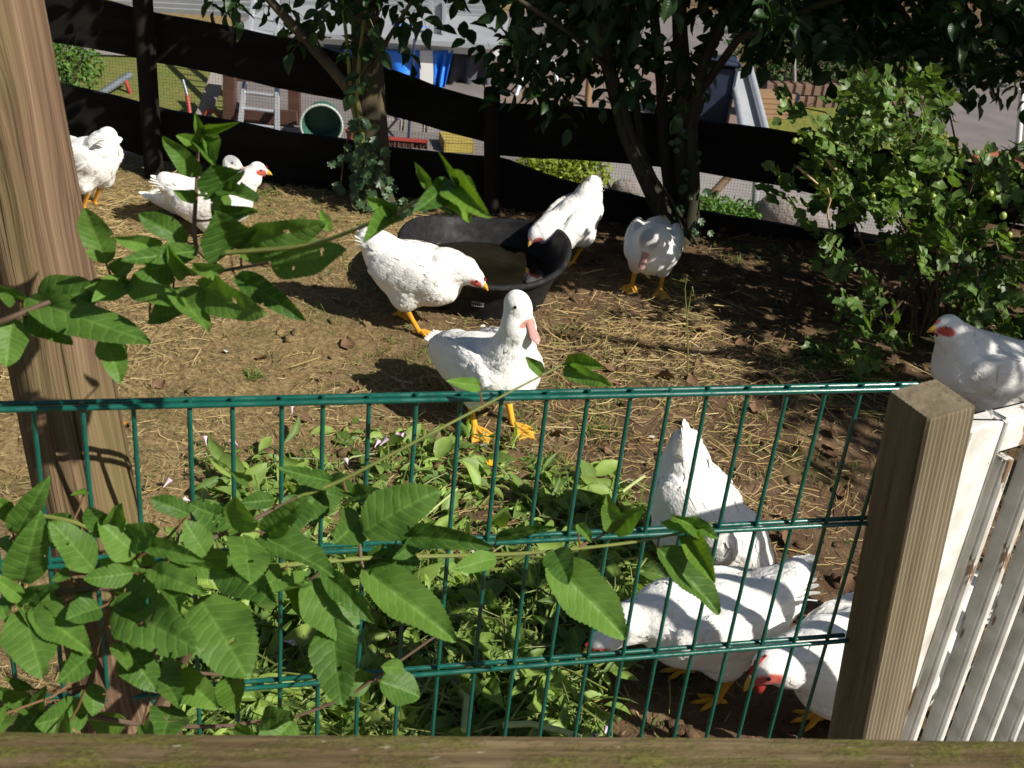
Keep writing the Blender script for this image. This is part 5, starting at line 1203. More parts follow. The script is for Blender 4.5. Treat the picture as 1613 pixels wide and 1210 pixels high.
    many(cB, 4.0325, 1.07, [(140, 262, 205, -30, 195), (600, 195, 352, -100, 175, 1.06, 'h'), (848, 210, 556, 258, 115, 1.05), (950, 190, 1225, 300, 125), (715, 432, 1152, 605, 270, 1.08, 'h'), (1265, 375, 1562, 822, 330, 1.1, 'h'), (150, 440, 232, 815, 250, 1.06), (205, 435, 562, 692, 175, 1.06), (640, 432, 436, 482, 155), (582, 722, 428, 862, 135), (590, 912, 592, 1112, 120, 1.14), (790, 672, 972, 942, 180, 1.1), (1130, 842, 1362, 1064, 160, 1.13), (1080, 1062, 1058, 1215, 195, 1.15, 'h'), (560, 1092, 245, 1165, 165, 1.15), (182, 1062, -10, 955, 95, 1.14), (202, 952, 48, 888, 65, 1.13), (240, 1072, 272, 958, 82, 1.13), (142, 372, -10, 265, 85), (150, 372, 345, 302, 72), (1040, 260, 1130, 420, 110), (1190, 600, 1060, 735, 95), (-20, 380, 40, 470, 90), (180, 420, 300, 470, 70), (760, 660, 790, 800, 70), (440, 215, 350, 245, 60), (40, 1100, -10, 1210, 80), (900, 1190, 960, 1290, 70), (380, 1250, 420, 1180, 70)])
    many(cU, 4.0325, 1.08, [(690, 975, 568, 815, 130), (862, 1112, 672, 912, 190), (720, 930, 760, 822, 100), (820, 1010, 972, 960, 150), (108, 972, 225, 718, 135), (1205, 852, 966, 742, 95), (1310, 1112, 1200, 920, 150), (1530, 962, 1512, 778, 135, 1.1), (900, 1040, 1200, 1100, 90), (60, 860, -10, 760, 90, 1.1, 'y'), (-10, 1000, 60, 1080, 90), (540, 700, 480, 720, 35, 1.12, 'y'), (1080, 1120, 1400, 1240, 110)])
    many(cD, 4.0325, 1.14, [(292, 972, 432, 815, 125), (240, 988, 700, 1195, 185), (130, 985, 205, 1215, 215, 1.1, 'h'), (895, 962, 1300, 690, 250, 1.16), (872, 882, 745, 1005, 190, 1.2), (1095, 985, 1605, 1000, 110, 1.2), (160, 640, 80, 590, 60, 1.17), (645, 622, 860, 722, 110, 1.22), (330, 760, 125, 770, 90, 1.17), (700, 640, 450, 590, 90, 1.22), (1230, 1010, 1110, 1125, 90, 1.2), (800, 740, 990, 700, 90, 1.2)])
    many(cE, 4.0325, 1.15, [(530, 62, 850, 420, 280, 1.16), (690, 300, 742, 815, 230, 1.15, 'h'), (890, -10, 1475, 415, 230, 1.2), (640, -5, 905, 275, 120, 1.16), (-10, -20, 300, 170, 190), (240, 952, 420, 925, 115, 1.25), (1150, 620, 1025, 600, 75, 1.27), (90, 990, 205, 1060, 65, 1.25), (420, 60, 520, 280, 100, 1.2, 'y'), (380, 0, 270, 120, 120)])
    many(cF, 4.0325, 1.25, [(325, 1002, 685, 928, 60), (1072, 952, 1058, 795, 105, 1.27), (1082, 952, 1248, 820, 105, 1.27), (850, 910, 930, 1010, 60), (690, 1080, 770, 1215, 150, 1.25), (330, 1130, 100, 1170, 100, 1.23), (1613, 940, 1510, 890, 80, 1.29, 'y')])
    many(cG, 1.983, 1.27, [(345, 522, 552, 718, 92, 1.28), (8, 562, 252, 798, 125, 1.26), (440, 480, 516, 605, 58, 1.29, 'y'), (430, 440, 532, 482, 42, 1.29, 'y'), (470, 462, 380, 440, 40, 1.29)])
    many(cH, 2.881, 1.22, [(1010, 900, 1168, 905, 55, 1.24, 'y'), (1010, 918, 1190, 996, 62, 1.24), (905, 945, 838, 878, 45, 1.23), (620, 1000, 528, 990, 50, 1.21)])
    inv = Matrix.Translation(-Vector(L)); qx, qy, qd = px(allp); sel = np.where((qx > -40) & (qx < 640) & (qy > 760) & (qy < 1190))[0]
    for k in range(34):
        i = int(RNG.choice(sel)); an = random.uniform(0, 6.28); ln = random.uniform(40, 88); b_ = (qx[i]+random.gauss(0, 6), qy[i]+random.gauss(0, 6))
        lv.append((b_, (b_[0]+math.cos(an)*ln, b_[1]+abs(math.sin(an))*ln*.8-10), ln*random.uniform(.42, .62), float(qd[i])+.01, float(qd[i])+random.uniform(-.05, .03), random.gauss(0, 25), random.random() < .25, random.random() < .2))
    for (bx, tx, wpx, d0, d1, roll, hole, young) in lv:
        b = at(*bx, d0); e = at(*tx, d1-random.uniform(-.01, .04)); ax = e-b; ln = np.linalg.norm(ax); ax /= ln; v = unit(CAM-(b+e)/2); v = unit(v+SUN*.12)
        sd = unit(np.cross(ax, v)); nr = np.cross(sd, ax); rl = rad(roll); nr = nr*math.cos(rl)+sd*math.sin(rl)
        wm = wpx*d0/F*1.3
        me = random.choice(YL) if young else CL[random.choice(CLs[hole])]
        o = obj('leaf', me, None, t); LM = leaf_matrix(b, ax, nr, wm, ln); o.matrix_local = inv @ LM; LI = np.array(LM.inverted())
        j = np.argmin(np.linalg.norm(allp-b, axis=1)); q = allp[j]; dd = np.linalg.norm(q-b)
        if dd > .002:
            mb = MB(); mb.tube([q, (q+b)/2+np.array([0, 0, -.1*dd]), b+ax*ln*.03], [.0013, .0012, .001], 5); mb.V = [v@LI[:3, :3].T+LI[:3, 3] for v in mb.V]; mb.build('petiole', MAT['petiole'], o, smooth=True)
shrub()

# ------------------------------------------------------------------ heap of cut weeds on the ground behind the fence
HL = [blade_leaf('leaf', MAT['leaf_heap'], 300+i, 10, 4, .03, .35, .14, .06, shape=((.62, 1.), (.8, .9), (.7, 1.3))[i % 3]) for i in range(6)]
def weed_heap():
    poly = [(290, 930), (330, 830), (365, 750), (430, 712), (520, 696), (640, 676), (760, 700), (830, 745), (930, 738), (1005, 752), (1030, 830), (1010, 960), (960, 1000), (930, 1060), (960, 1190), (200, 1190), (230, 1080)]
    base = onz(640, 930); t = empty('weed_heap', (base[0], base[1], 0), 'heap of freshly cut green weeds and stalks dumped behind the fence', 'weeds'); L = np.array(t.location)
    n = 60000; P = np.stack([RNG.uniform(-.9, .9, n), RNG.uniform(1.25, 2.9, n)], 1); Z = hgt(P[:, 0], P[:, 1])
    x, y, d = px(np.stack([P[:, 0], P[:, 1], Z], 1)); ok = in_poly(x+RNG.normal(0, 18, n), y+RNG.normal(0, 12, n), poly); P = P[ok]
    clump = fbm(P[:, 0]*5, P[:, 1]*5, 3, 17); far = np.clip((2.75-P[:, 1])/.9, .2, 1)
    P = P[RNG.random(len(P)) < np.clip(.45+1.7*clump, .08, .95)*far+.05]; P = P[:5600]
    clump = fbm(P[:, 0]*5, P[:, 1]*5, 3, 17)
    hh = np.clip(clump*.22+.06, .008, .15)*np.clip((2.7-P[:, 1])/.8, .12, 1)
    Pn = np.stack([P[:, 0], P[:, 1], hgt(P[:, 0], P[:, 1])+.004+hh*RNG.random(len(P))**.5], 1); n = len(Pn)
    a = RNG.uniform(0, 6.28, n); ax = np.stack([np.cos(a), np.sin(a), RNG.normal(.05, .5, n)], 1); nr = np.array([.3, -.3, .8])+RNG.normal(0, .45, (n, 3))
    s = RNG.gamma(2.2, .017, n).clip(.012, .095); x, y, dp = px(Pn); sc = -(s/dp)+np.where((x > 200) & (x < 1050) & (y < 1165), 0, 5)-.25*hh
    put_leaves(t, Pn, ax, nr, s*RNG.uniform(.22, .6, n), s, HL, 295, OV, MAT['leaf_heap_mass'], 'leaf_mass', sc)
    k = 2600; i_ = RNG.integers(0, n, k); Pg = Pn[i_]+RNG.normal(0, .012, (k, 3))*[1, 1, .3]; a = RNG.uniform(0, 6.28, k)
    tv = np.array([(-1, 0, 0), (1, 0, 0), (.9, .35, .10), (-.9, .35, .10), (.7, .7, .10), (-.7, .7, .10), (0, 1, -.02)]); tf = np.array([(0, 1, 2), (0, 2, 3), (3, 2, 4), (3, 4, 5), (5, 4, 6)])
    V, Fc = scatter(tv, tf, Pg, np.stack([np.cos(a), np.sin(a), RNG.normal(.1, .5, k)], 1), np.array([0, 0, 1.])+RNG.normal(0, .4, (k, 3)), RNG.uniform(.0008, .0026, k), RNG.uniform(.02, .10, k))
    tag(obj('grass_mass', mkmesh('grass_mass', V-L, Fc, col=np.repeat(np.repeat(RNG.random((k, 1)), 3, 1), 7, 0)), MAT['grass'], t), kind='stuff')
    mb = MB()
    for k in range(330):        # stalks
        i = RNG.integers(n); p = Pn[i]; an = random.uniform(0, 6.28); ln = random.uniform(.05, .22); dr = np.array([math.cos(an), math.sin(an), random.gauss(0, .12)]); bend = np.array([random.gauss(0, .02), random.gauss(0, .02), .02])
        q = [p-dr*ln/2, p+bend, p+dr*ln/2]; 
        for v in q: v[2] = max(v[2], gz(v[0], v[1])+.004)
        r_ = random.uniform(.0012, .0035); mb.tube(q, [r_, r_, r_*.7], 5)
    tag(mb.build('stalk_mass', MAT['greenstem'], t, smooth=True), kind='stuff').location = -L
    for q, r_ in (([(792, 1142), (835, 1140), (880, 1150), (915, 1163)], .0065), ([(705, 985), (735, 960), (775, 945), (790, 1010)], .004), ([(690, 1010), (700, 1060), (735, 1100), (732, 1150)], .0075), ([(560, 880), (650, 830), (720, 770)], .003), ([(980, 775), (1000, 760), (1015, 750)], .004)):
        mb = MB(); mb.tube([at(a_, b_, px(onz(a_, b_, .06))[2]) for a_, b_ in q], r_, 7); mb.build('stalk', MAT['pale_stalk'], t, smooth=True).location = -L
    # bindweed flowers and one fallen orange blossom
    fm = MB(); k = 10
    rings = [(.0, .08), (.35, .12), (.7, .28), (1., .5)]
    V = [(math.cos(2*math.pi*j/k)*r_, math.sin(2*math.pi*j/k)*r_, z) for z, r_ in rings for j in range(k)]
    fme = mkmesh('flower', np.array(V), [(i*k+j, i*k+(j+1) % k, (i+1)*k+(j+1) % k, (i+1)*k+j) for i in range(3) for j in range(k)]); fme.materials.append(MAT['petal_pink'])
    for x, y in [(556, 1037), (580, 1038), (600, 948), (447, 1010), (257, 768), (302, 790), (308, 820), (325, 700), (375, 702), (625, 690), (590, 705), (598, 702), (640, 690), (648, 680), (300, 752), (548, 732), (811, 835), (945, 1155), (950, 1160), (875, 1031), (612, 700), (655, 760), (460, 652)]:
        p = onz(x, y, .05 if y > 860 else .012); o = obj('flower', fme, None, t); s_ = random.uniform(.014, .024); o.scale = (s_*.8, s_*.8, s_*1.2); o.location = p-L; o.rotation_euler = (random.uniform(.5, 1.6), 0, random.uniform(0, 6.28))
    for x, y, z in ((272, 891, .10), (190, 671, .01), (775, 733, .02)):
        mb = MB(); p = onz(x, y, z)
        for q in range(9):
            a_ = q*.7+random.random()*.3; dr = np.array([math.cos(a_), math.sin(a_), .5]); sd = np.array([-math.sin(a_), math.cos(a_), 0]); mb.add([p-sd*.002, p+sd*.002, p+dr*.012+sd*.004, p+dr*.017, p+dr*.012-sd*.004], [(0, 1, 2, 3, 4)])
        mb.build('blossom', MAT['petal_orange'], t).location = -L
MAT['pale_stalk'] = simple('pale_stalk', (.42, .48, .20), (.33, .40, .14), 25, .45, .4, .1)
weed_heap()
# ------------------------------------------------------------------ lower garden behind the fence
LZ = -1.40
def lo(x, y): return onz(x, y, LZ)
def sheet(name, poly, mat, z, th=.0):
    P = [onz(x, y, z) for x, y in poly]; o = obj(name, mkmesh(name, P, [tuple(range(len(P)))], smooth=False), mat); 
    if o.data.polygons[0].normal.z < 0: o.data.flip_normals()
    tag(o, kind='structure'); return o
sheet('lawn', [(60, 60), (420, 60), (420, 230), (60, 260)], MAT['lawn_green'], LZ)
sheet('terrace', [(380, 20), (1150, 20), (1190, 240), (1100, 300), (560, 300), (360, 245)], MAT['paving'], LZ+.006)
sheet('terrace_deck', [(760, 95), (1160, 100), (1180, 210), (770, 190)], MAT['patio'], LZ+.02)
sheet('lawn', [(1180, 155), (1420, 170), (1420, 260), (1180, 235)], MAT['lawn'], LZ+.012)
sheet('path', [(1420, 120), (1900, 140), (1900, 420), (1450, 320)], MAT['paving'], LZ+.018)
sheet('path', [(940, 245), (1420, 280), (1420, 420), (1000, 380)], MAT['concrete'], LZ+.024)
sheet('path', [(90, 60), (330, 70), (330, 92), (90, 84)], MAT['concrete'], LZ+.024)
def at_obj(p): return (float(p[0]), float(p[1]), float(p[2]))
def small_shrub(name, c, r, n, mat, label, leaf=.05, trunk=True):
    t = empty(name, at_obj(c), label, 'shrub'); d = RNG.normal(size=(n, 3)); d /= np.linalg.norm(d, axis=1)[:, None]
    P = d*(RNG.random((n, 1))**.4)*np.asarray(r)+np.array([0, 0, r[2]*.95]); P = P[P[:, 2] > .01]; n = len(P); ax = d[:n]+RNG.normal(0, .6, (n, 3)); nr = np.array([.3, -.3, .8])+RNG.normal(0, .5, (n, 3)); s = RNG.uniform(.6, 1.3, n)*leaf
    V, Fc = scatter(OV[0], OV[1], P, ax, nr, s*.6, s); cc = np.repeat(np.repeat(RNG.random((n, 1)), 3, 1), len(OV[0]), 0)
    tag(obj('crown', mkmesh('crown', V, Fc, col=cc), mat, t), kind='stuff'); mb = MB()
    for k in range(7):
        a = k*.9; mb.tube([(0, 0, -.03), (math.cos(a)*r[0]*.3, math.sin(a)*r[1]*.3, r[2]*.7), (math.cos(a)*r[0]*.6, math.sin(a)*r[1]*.6, r[2]*1.4)], [.012, .009, .004], 5)
    mb.build('stem', MAT['bark'], t, smooth=True)
small_shrub('low_shrub', lo(885, 296), (.42, .3, .17), 1300, MAT['leaf_bright'] if 'leaf_bright' in MAT else leafmat('bright_leaf', (.13, .20, .02), (.30, .36, .04), (1.3, 1.3, .4), .45, False, .3, usecol=True), 'low yellow-green shrub on the terrace below the black fence', .05)
small_shrub('ground_cover_plant', lo(1135, 345), (.36, .22, .09), 900, leafmat('bright_leaf_b', (.06, .15, .02), (.13, .27, .04), (1.3, 1.3, .4), .45, False, .3, usecol=True), 'low bright green cushion plant at the foot of the fence beside rocks', .035)
small_shrub('hedge_shrub', lo(105, 150), (.35, .35, .30), 1100, leafmat('mid_leaf', (.05, .12, .02), (.13, .24, .04), (1.3, 1.3, .4), .45, False, .3, usecol=True), 'round green shrub on the lawn behind the round post', .05)
small_shrub('pot_plant', lo(1470, 262), (.3, .3, .16), 500, leafmat('yellow_leaf', (.15, .20, .03), (.34, .36, .07), (1.3, 1.3, .4), .45, False, .3, usecol=True), 'pale yellow-green plant at the edge of the grey path', .06)
for k, (x, y) in enumerate([(1200, 152), (1262, 156), (1330, 158), (1400, 160), (1480, 158), (1560, 158)]):
    c = lo(x, y-20); c[2] = LZ
    small_shrub('hedge_plant', c, (.6, .4, .42), 900, leafmat('hedge_leaf%d' % k, (.018, .05, .012), (.045, .10, .02), (1.2, 1.2, .4), .5, False, .3, usecol=True),
                ['dark clipped hedge plant beside the aluminium slide', 'dark clipped hedge plant behind the orange planks and lamp pole', 'dark clipped hedge plant behind the low brick wall, middle', 'dark clipped hedge plant behind the gooseberry bush top', 'dark clipped hedge plant at the head of the grey path', 'dark clipped hedge plant beside the white pole'][k], .06)
# ladder
def ladder():
    l0, l1 = lo(377, 212), lo(437, 218); t = empty('ladder', at_obj((l0+l1)/2), 'bright aluminium ladder leaning on the white terrace beam', 'ladder'); L = np.array(t.location)
    dep = px(l0)[2]; u0 = at(404, -40, dep+1.0); u1 = at(436, -30, dep+1.0)
    for a, b in ((l0, u0), (l1, u1)):
        mb = MB(); mb.beam(a, b, .028, .065, (0, -1, .3)); mb.build('rail', MAT['alu'], t).location = -L
    for k in range(10):
        f = .06+k*.095; mb = MB(); mb.tube([l0+(u0-l0)*f, l1+(u1-l1)*f], .017, 8); mb.build('rung', MAT['alu'], t, smooth=True).location = -L
ladder()
# raised house terrace: beam, posts, tarpaulins, siding, door frame
def house():
    c = lo(673, 134); Yh = c[1]; P = lambda x, y, dy=0.: ony(x, y, Yh+dy)
    t = empty('garden_house', at_obj(c), 'raised grey house terrace with white beam, white post and blue tarpaulins', 'house'); L = np.array(t.location)
    def quadbox(name, x0, y0, x1, y1, th, mat, dy=0.):
        a, b = P(x0, y1, dy), P(x1, y0, dy); mb = MB(); mb.box(((a[0]+b[0])/2, Yh+dy+th/2, (a[2]+b[2])/2), (abs(b[0]-a[0]), th, abs(b[2]-a[2])), bev=.006); mb.build(name, mat, t).location = -L
    a, b = P(380, 52), P(790, 82); mb = MB(); mb.beam(a+np.array([0, .1, 0]), b+np.array([0, .1, 0]), .2, .10); mb.build('beam', MAT['white'], t).location = -L
    a, b = P(380, 46), P(790, 72); mb = MB(); mb.beam(a+np.array([0, .6, .02]), b+np.array([0, .6, .02]), 1.6, .05); mb.build('terrace_floor', MAT['siding'], t).location = -L
    a = P(673, 78); b = P(673, 136); mb = MB(); mb.beam(b, a, .14, .14, (0, 1, 0)); mb.build('post', MAT['white'], t).location = -L
    a = P(500, 62, .2); b = P(502, 110, .2); mb = MB(); mb.beam(b, a, .12, .12, (0, 1, 0)); mb.build('post', MAT['white'], t).location = -L
    def tarp(poly, dy, seed, name='tarpaulin', mat='tarp', amp=.06):
        n, m_ = 14, 9; tl, tr, br, bl = [P(*q, dy) for q in poly]; V = []
        for i in range(m_+1):
            for j in range(n+1):
                u, v = j/n, i/m_; p = (tl*(1-u)+tr*u)*(1-v)+(bl*(1-u)+br*u)*v; p[1] += amp*math.sin(u*14+seed)*(.3+v)+amp*.6*math.sin(u*5+v*4+seed*2); V.append(p)
        o = obj(name, mkmesh(name, np.array(V)-L, np.array([(i*(n+1)+j, i*(n+1)+j+1, (i+1)*(n+1)+j+1, (i+1)*(n+1)+j) for i in range(m_) for j in range(n)])), MAT[mat], t)
        sm = o.modifiers.new('thickness', 'SOLIDIFY'); sm.thickness = .006
    tarp([(540, 76), (664, 80), (664, 138), (548, 128)], -.04, 1); tarp([(680, 80), (714, 80), (700, 142), (682, 134)], -.03, 2); tarp([(618, 36), (684, 44), (684, 66), (612, 60)], .5, 3)
    tarp([(712, 86), (772, 84), (772, 165), (702, 148)], .25, 4, 'dark_cover', 'greycloth', .08)
    tarp([(380, 66), (540, 76), (548, 160), (380, 150)], 1.3, 6, 'dark_cover', 'greycloth', .03)
    for k in range(11):      # clapboards above the terrace
        a, b = P(600, 30-k*7.5, 1.35), P(770, 34-k*7.5, 1.35); mb = MB(); mb.beam(a, b, .02, .052, (0, -.25, 1)); mb.build('clapboard', MAT['siding'], t).location = -L
    for k in range(10):
        a, b = P(180, 12-k*8, 1.35), P(598, 34-k*8, 1.35); mb = MB(); mb.beam(a, b, .02, .056, (0, -.25, 1)); mb.build('clapboard', MAT['siding'], t).location = -L
    f = empty_part = None
    for x in (679, 700):
        a, b = P(x, 62, .15), P(x, 2, .15); mb = MB(); mb.beam(a, b, .04, .05, (0, 1, 0)); mb.build('door_frame', MAT['alu'], t).location = -L
    quadbox('glass_panel', 682, 6, 698, 60, .02, MAT['siding'], .17)
    a, b = P(640, 62, .3), P(735, 64, .3)
    mb = MB(); mb.beam(a, b, .05, .03); mb.build('ledge', MAT['brownwood'], t).location = -L
house()
def broom():
    a, b = lo(612, 231), lo(673, 236); m = (a+b)/2; t = empty('broom', at_obj(m), 'broom with wide red head and dark upright handle', 'broom'); L = np.array(t.location)
    mb = MB(); d = unit(b-a); mb.box((0, 0, .075), (np.linalg.norm(b-a), .055, .03), rz=math.atan2(d[1], d[0]), bev=.006); hd_ = mb.build('head', MAT['redplastic'], t)
    mb = MB()
    for k in range(30):
        f = (k/29-.5)*np.linalg.norm(b-a)*.95; mb.tube([d*f+np.array([0, 0, .065]), d*f*1.04+np.array([0, random.gauss(0, .012), .0])], [.006, .008], 4)
    mb.build('bristles', MAT['brownwood'], hd_)
    top = ony(653, 62, m[1]+1.6)-L; mb = MB(); mb.tube([(0, 0, .08), top], .0125, 8); mb.build('handle', MAT['darkblue'], t, smooth=True)
broom()
def crate():
    c = lo(718, 234); t = empty('slatted_crate', at_obj(c), 'low yellow slatted crate lying on the paving beside the broom', 'crate', .25)
    for k in range(4):
        mb = MB(); mb.box((0, -.13+k*.088, .10), (.27, .055, .012), bev=.002); mb.build('slat', MAT['yellow'], t)
    for s in (-1, 1):
        mb = MB(); mb.box((s*.128, 0, .05), (.014, .33, .088), bev=.002); mb.build('side', MAT['yellow'], t)
        mb = MB(); mb.box((0, s*.158, .05), (.24, .014, .08), bev=.002); mb.build('end', MAT['yellow'], t)
crate()
def bucket():
    c = lo(507, 222); t = empty('plastic_bucket', at_obj(c), 'round green plastic tub lying on its side with pale rim', 'tub', .15)
    R_ = .175; n = 28; rings = [(.0, R_*.82, 0), (.0, R_, .27), (0, R_*1.04, .275), (0, R_*1.04, .29), (0, R_*.97, .29), (0, R_*.8, .02), (0, .001, .02)]; V = []
    for _, r_, h_ in rings:
        for j in range(n): a = 2*math.pi*j/n; V.append((r_*math.cos(a), .14-h_, R_*1.03+r_*math.sin(a)))
    Fc = [(i*n+j, i*n+(j+1) % n, (i+1)*n+(j+1) % n, (i+1)*n+j) for i in range(len(rings)-1) for j in range(n)]+[tuple(range(n-1, -1, -1))]
    me = mkmesh('shell', np.array(V), Fc); me.set_sharp_from_angle(angle=rad(40)); sh_ = obj('shell', me, MAT['greenplastic'], t)
    mb = MB(); mb.tube([(R_*1.03*math.cos(a), -.146, R_*1.03+R_*1.03*math.sin(a)) for a in np.linspace(0, 6.283, 30)], .011, 6); mb.build('rim', MAT['palerim'], sh_, smooth=True)
bucket()
def pots():
    for k, (x, y, s, lab) in enumerate([(556, 228, .13, 'terracotta flower pot standing beside the green plastic tub'), (1565, 316, .52, 'wide terracotta planter with rolled rim by the grey path')]):
        c = lo(x, y); t = empty('flower_pot', at_obj(c), lab, 'flower pot'); n = 24; Hh = s*1.1 if k == 0 else s*.75
        rr = [(0, s*.36), (Hh*.8, s*.48), (Hh*.8, s*.54), (Hh, s*.55), (Hh, s*.48), (Hh*.9, s*.46), (Hh*.88, .001)]; V = [(r_*math.cos(2*math.pi*j/n), r_*math.sin(2*math.pi*j/n), z) for z, r_ in rr for j in range(n)]
        me = mkmesh('pot', np.array(V), [(i*n+j, i*n+(j+1) % n, (i+1)*n+(j+1) % n, (i+1)*n+j) for i in range(len(rr)-1) for j in range(n)]); me.set_sharp_from_angle(angle=rad(35)); obj('pot', me, MAT['terracotta'], t)
        mb = MB(); mb.sphere((0, 0, Hh*.86), (s*.44, s*.44, s*.08), 12, 6); mb.build('soil', MAT['soil'], t, smooth=True)
pots()
def timber_trestle(x0, x1, yt, yb, lab):
    c = lo((x0+x1)/2, yb); t = empty('timber_trestle', at_obj(c), lab, 'trestle'); L = np.array(t.location)
    for x in (x0, x1):
        a = lo(x, yb); b = ony(x, yt, a[1]); mb = MB(); mb.beam(a, b, .10, .10, (0, 1, 0)); mb.build('leg', MAT['brownwood'], t).location = -L
    for y in (yt+4, yb-14):
        a = ony(x0-4, y, c[1]); b = ony(x1+4, y+3, c[1]); mb = MB(); mb.beam(a, b, .06, .12); mb.build('crossbar', MAT['brownwood'], t).location = -L
timber_trestle(362, 464, 112, 196, 'dark red-brown timber trestle behind the ladder')
def bars():
    def thing(name, lab, cat, pieces, mat):
        p0 = pieces[0][1][0]; t = empty(name, at_obj((p0[0], p0[1], LZ)), lab, cat); L = np.array(t.location)
        for nm, pts, r_, m_ in pieces:
            mb = MB(); mb.tube(pts, r_, 8); mb.build(nm, MAT[m_ or mat], t, smooth=True).location = -L
        return t
    g = lambda x, y, h_=0.: onz(x, y, LZ+h_)
    a = g(318, 188); b = ony(346, 112, a[1]+.3); t = empty('leaning_plank', at_obj(a), 'grey plank leaning upright beside the red handled tools', 'plank'); mb = MB(); mb.beam(a, b, .13, .035, (0, -1, .2)); mb.build('board', MAT['concrete'], t).location = -np.array(t.location)
    thing('garden_shears', 'red handled garden shears standing on the lawn', 'shears', [('handle', [g(300, 186, .02), ony(295, 150, g(300, 186)[1])], .02, 'redplastic'), ('blade', [ony(295, 150, g(300, 186)[1]), ony(288, 126, g(300, 186)[1]+.05)], .014, 'hosegrey')], 'redplastic')
    thing('lawn_tool', 'grey metal bar with red grip lying on the lawn behind the fence post', 'garden tool', [('bar', [g(152, 152, .02), ony(205, 118, g(152, 152)[1]+.4)], .035, 'hosegrey'), ('grip', [ony(198, 128, g(152, 152)[1]+.3), ony(209, 156, g(152, 152)[1]+.2)], .022, 'redplastic')], 'hosegrey')
    c = g(334, 190); t = empty('coiled_hose', at_obj(c), 'short arc of red hose beside the leaning plank', 'hose'); mb = MB(); mb.tube([(math.cos(q)*.075, 0, .01+math.sin(q)*.085) for q in np.linspace(0, 3.14, 12)], .014, 8); mb.build('hose', MAT['redplastic'], t, smooth=True)
    thing('metal_trestle', 'aluminium trestle with splayed legs standing on the wooden deck', 'trestle', [('leg', [g(812, 152), ony(832, 96, g(812, 152)[1]+.2)], .028, None), ('leg', [g(884, 150), ony(868, 96, g(884, 150)[1]+.2)], .028, None), ('crossbar', [ony(826, 98, g(812, 152)[1]+.2), ony(876, 98, g(884, 150)[1]+.2)], .03, None)], 'alu')
    # aluminium slide right of the multi-stemmed tree
    a0, a1 = g(1172, 215, .15), g(1208, 212, .15); b0, b1 = ony(1152, 108, a0[1]+1.2), ony(1180, 104, a1[1]+1.2); t = empty('metal_slide', at_obj((a1[0], a1[1], LZ)), 'pale aluminium slide with tubular side rails beside the lawn', 'slide'); L = np.array(t.location)
    for p, q in ((a0, b0), (a1, b1)):
        mb = MB(); mb.tube([p, q], .038, 10); mb.build('side_rail', MAT['alu'], t, smooth=True).location = -L
    mb = MB(); V = [a0, a1, b1, b0]; dn = np.array([0, .03, -.05]); mb.add([v+dn for v in V]+[v+dn*1.6 for v in V], [(0, 1, 2, 3), (7, 6, 5, 4), (0, 4, 5, 1), (1, 5, 6, 2), (2, 6, 7, 3), (3, 7, 4, 0)]); mb.build('chute', MAT['siding'], t).location = -L
    for p in (a0, a1, b0, b1):
        mb = MB(); mb.tube([p, (p[0], p[1], LZ-.02)], .025, 8); mb.build('leg', MAT['alu'], t, smooth=True).location = -L
    thing('lamp_pole', 'thin pale lamp pole standing beside the orange planks', 'lamp pole', [('pole', [g(1252, 152), ony(1250, 60, g(1252, 152)[1])], .022, 'concrete'), ('base', [g(1252, 154), g(1252, 154, .25)], .06, 'darkblue')], 'concrete')
    thing('white_pole', 'white pole standing on the grey path beyond the terracotta planter', 'pole', [('pole', [g(1600, 282), ony(1610, 140, g(1600, 282)[1])], .03, 'white')], 'white')
    for x in (925, 984):
        p = g(x, 170); thing('deck_post', 'slim tan wooden post on the deck beside the aluminium trestle' if x < 950 else 'slim tan wooden post on the deck seen between the stems of the dark tree', 'post', [('shaft', [p, ony(x+6, 90, p[1])], .035, 'tanwood')], 'tanwood')['group'] = 'tan posts on the deck'
    # brick edging wall and orange planks beyond the lawn
    a, b = g(1188, 166), g(1420, 172); t = empty('low_wall', at_obj((a+b)/2), 'low reddish block wall edging the dry lawn', 'wall'); L = np.array(t.location); d = b-a; k = 16
    for row in range(2):
        for i in range(k):
            p = a+d*((i+.5+.5*(row % 2))/k); mb = MB(); mb.box((p[0], p[1], LZ+.07+row*.135), (np.linalg.norm(d)/k-.012, .16, .125), rz=math.atan2(d[1], d[0]), bev=.008); mb.build('block', MAT['brick'], t).location = -L
    a, b = g(1186, 152, .25), g(1248, 154, .25); t = empty('plank_stack', at_obj((a[0], a[1], LZ)), 'stack of orange planks lying behind the low block wall', 'planks'); L = np.array(t.location)
    for i in range(5):
        mb = MB(); mb.beam(a+np.array([0, .1, -.21+i*.055]), b+np.array([0, .1, -.21+i*.055]), .22, .048); mb.build('plank', MAT['tanwood'], t).location = -L
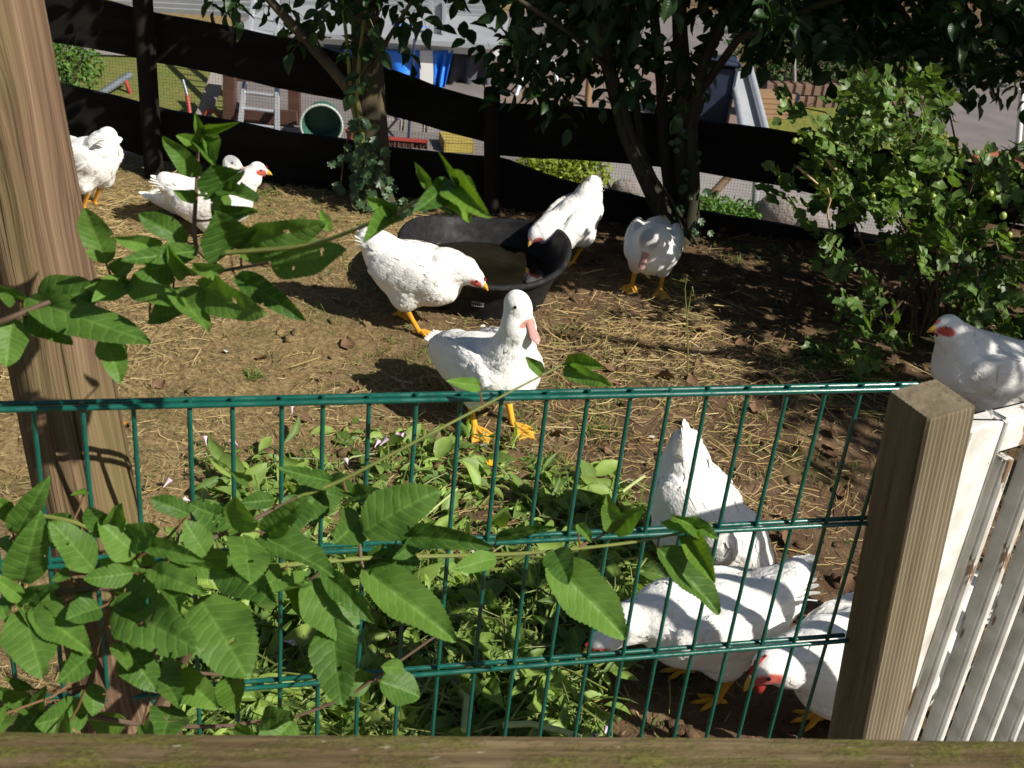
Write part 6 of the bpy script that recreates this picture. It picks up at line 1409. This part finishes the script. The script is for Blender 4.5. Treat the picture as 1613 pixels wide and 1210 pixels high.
    # rocks
    for x, y, s, lab in ((985, 308, .11, 'rounded grey stone beside the low yellow-green shrub'), (1232, 352, .2, 'large grey rock against the foot of the black fence'), (1270, 362, .13, 'small grey rock beside the gooseberry bush and large rock'), (1205, 345, .12, 'pale grey rock at the foot of the metal tube leg')):
        c = g(x, y); me_ = MB(); me_.sphere((0, 0, 0), 1, 14, 10); V = np.concatenate(me_.V); V = V*(1+.35*fbm(V[:, 0]*1.6+x, V[:, 1]*1.6+V[:, 2], 3, int(x)))[:, None]*np.array([s*1.15, s*.9, s*.8])
        o = obj('rock', mkmesh('rock', V, me_.F), MAT['stone']); o.location = (c[0], c[1], LZ+s*.5); tag(o, lab, 'rock')
    thing('wood_prop', 'weathered pole propped diagonally behind the lower fence board', 'pole', [('pole', [g(1100, 330), ony(1148, 278, g(1100, 330)[1]+.2)], .035, 'log')], 'log')
    thing('tube_leg', 'galvanised tube standing upright between rock and black fence', 'pole', [('pole', [g(1188, 345), ony(1192, 270, g(1188, 345)[1])], .03, 'alu')], 'alu')
    # kerb stones, slabs and dark bin
    a, b = g(560, 200), g(706, 210); t = empty('kerb', at_obj((a+b)/2), 'pale concrete kerb edging the terrace behind the broom', 'kerb'); L = np.array(t.location); d = b-a
    for i in range(4):
        p = a+d*((i+.5)/4); mb = MB(); mb.box((p[0], p[1], LZ+.05), (np.linalg.norm(d)/4-.01, .10, .12), rz=math.atan2(d[1], d[0]), bev=.01); mb.build('kerb_stone', MAT['concrete'], t).location = -L
    c = g(1118, 196); t = empty('dark_bin', at_obj(c), 'dark blue upright bin standing behind the multi-stemmed tree', 'bin'); mb = MB(); mb.box((0, 0, .32), (.34, .34, .64), bev=.03); mb.build('body', MAT['darkblue'], t); mb = MB(); mb.box((0, -.01, .665), (.38, .40, .045), bev=.015); mb.build('lid', MAT['darkblue'], t)
    for poly, lab in (([(186, 240), (226, 244), (226, 268), (190, 264)], 'grey plastic sheet lying behind the left fence post'), ([(254, 252), (345, 278), (345, 296), (256, 286)], 'pale stone slab lying below the lower left fence board')):
        p = np.array([ony(x, y, 5.05) for x, y in poly]); o_ = p.mean(0); V = np.concatenate([p, p+np.array([0, .05, .0])])-o_
        o = obj('slab', mkmesh('slab', V, [(3, 2, 1, 0), (4, 5, 6, 7), (0, 1, 5, 4), (1, 2, 6, 5), (2, 3, 7, 6), (3, 0, 4, 7)], smooth=False), MAT['concrete']); o.location = o_; tag(o, lab, 'slab')
MAT['brick'] = simple('red_block', (.19, .12, .09), (.14, .09, .07), 8, .9, .2, .4)
bars()
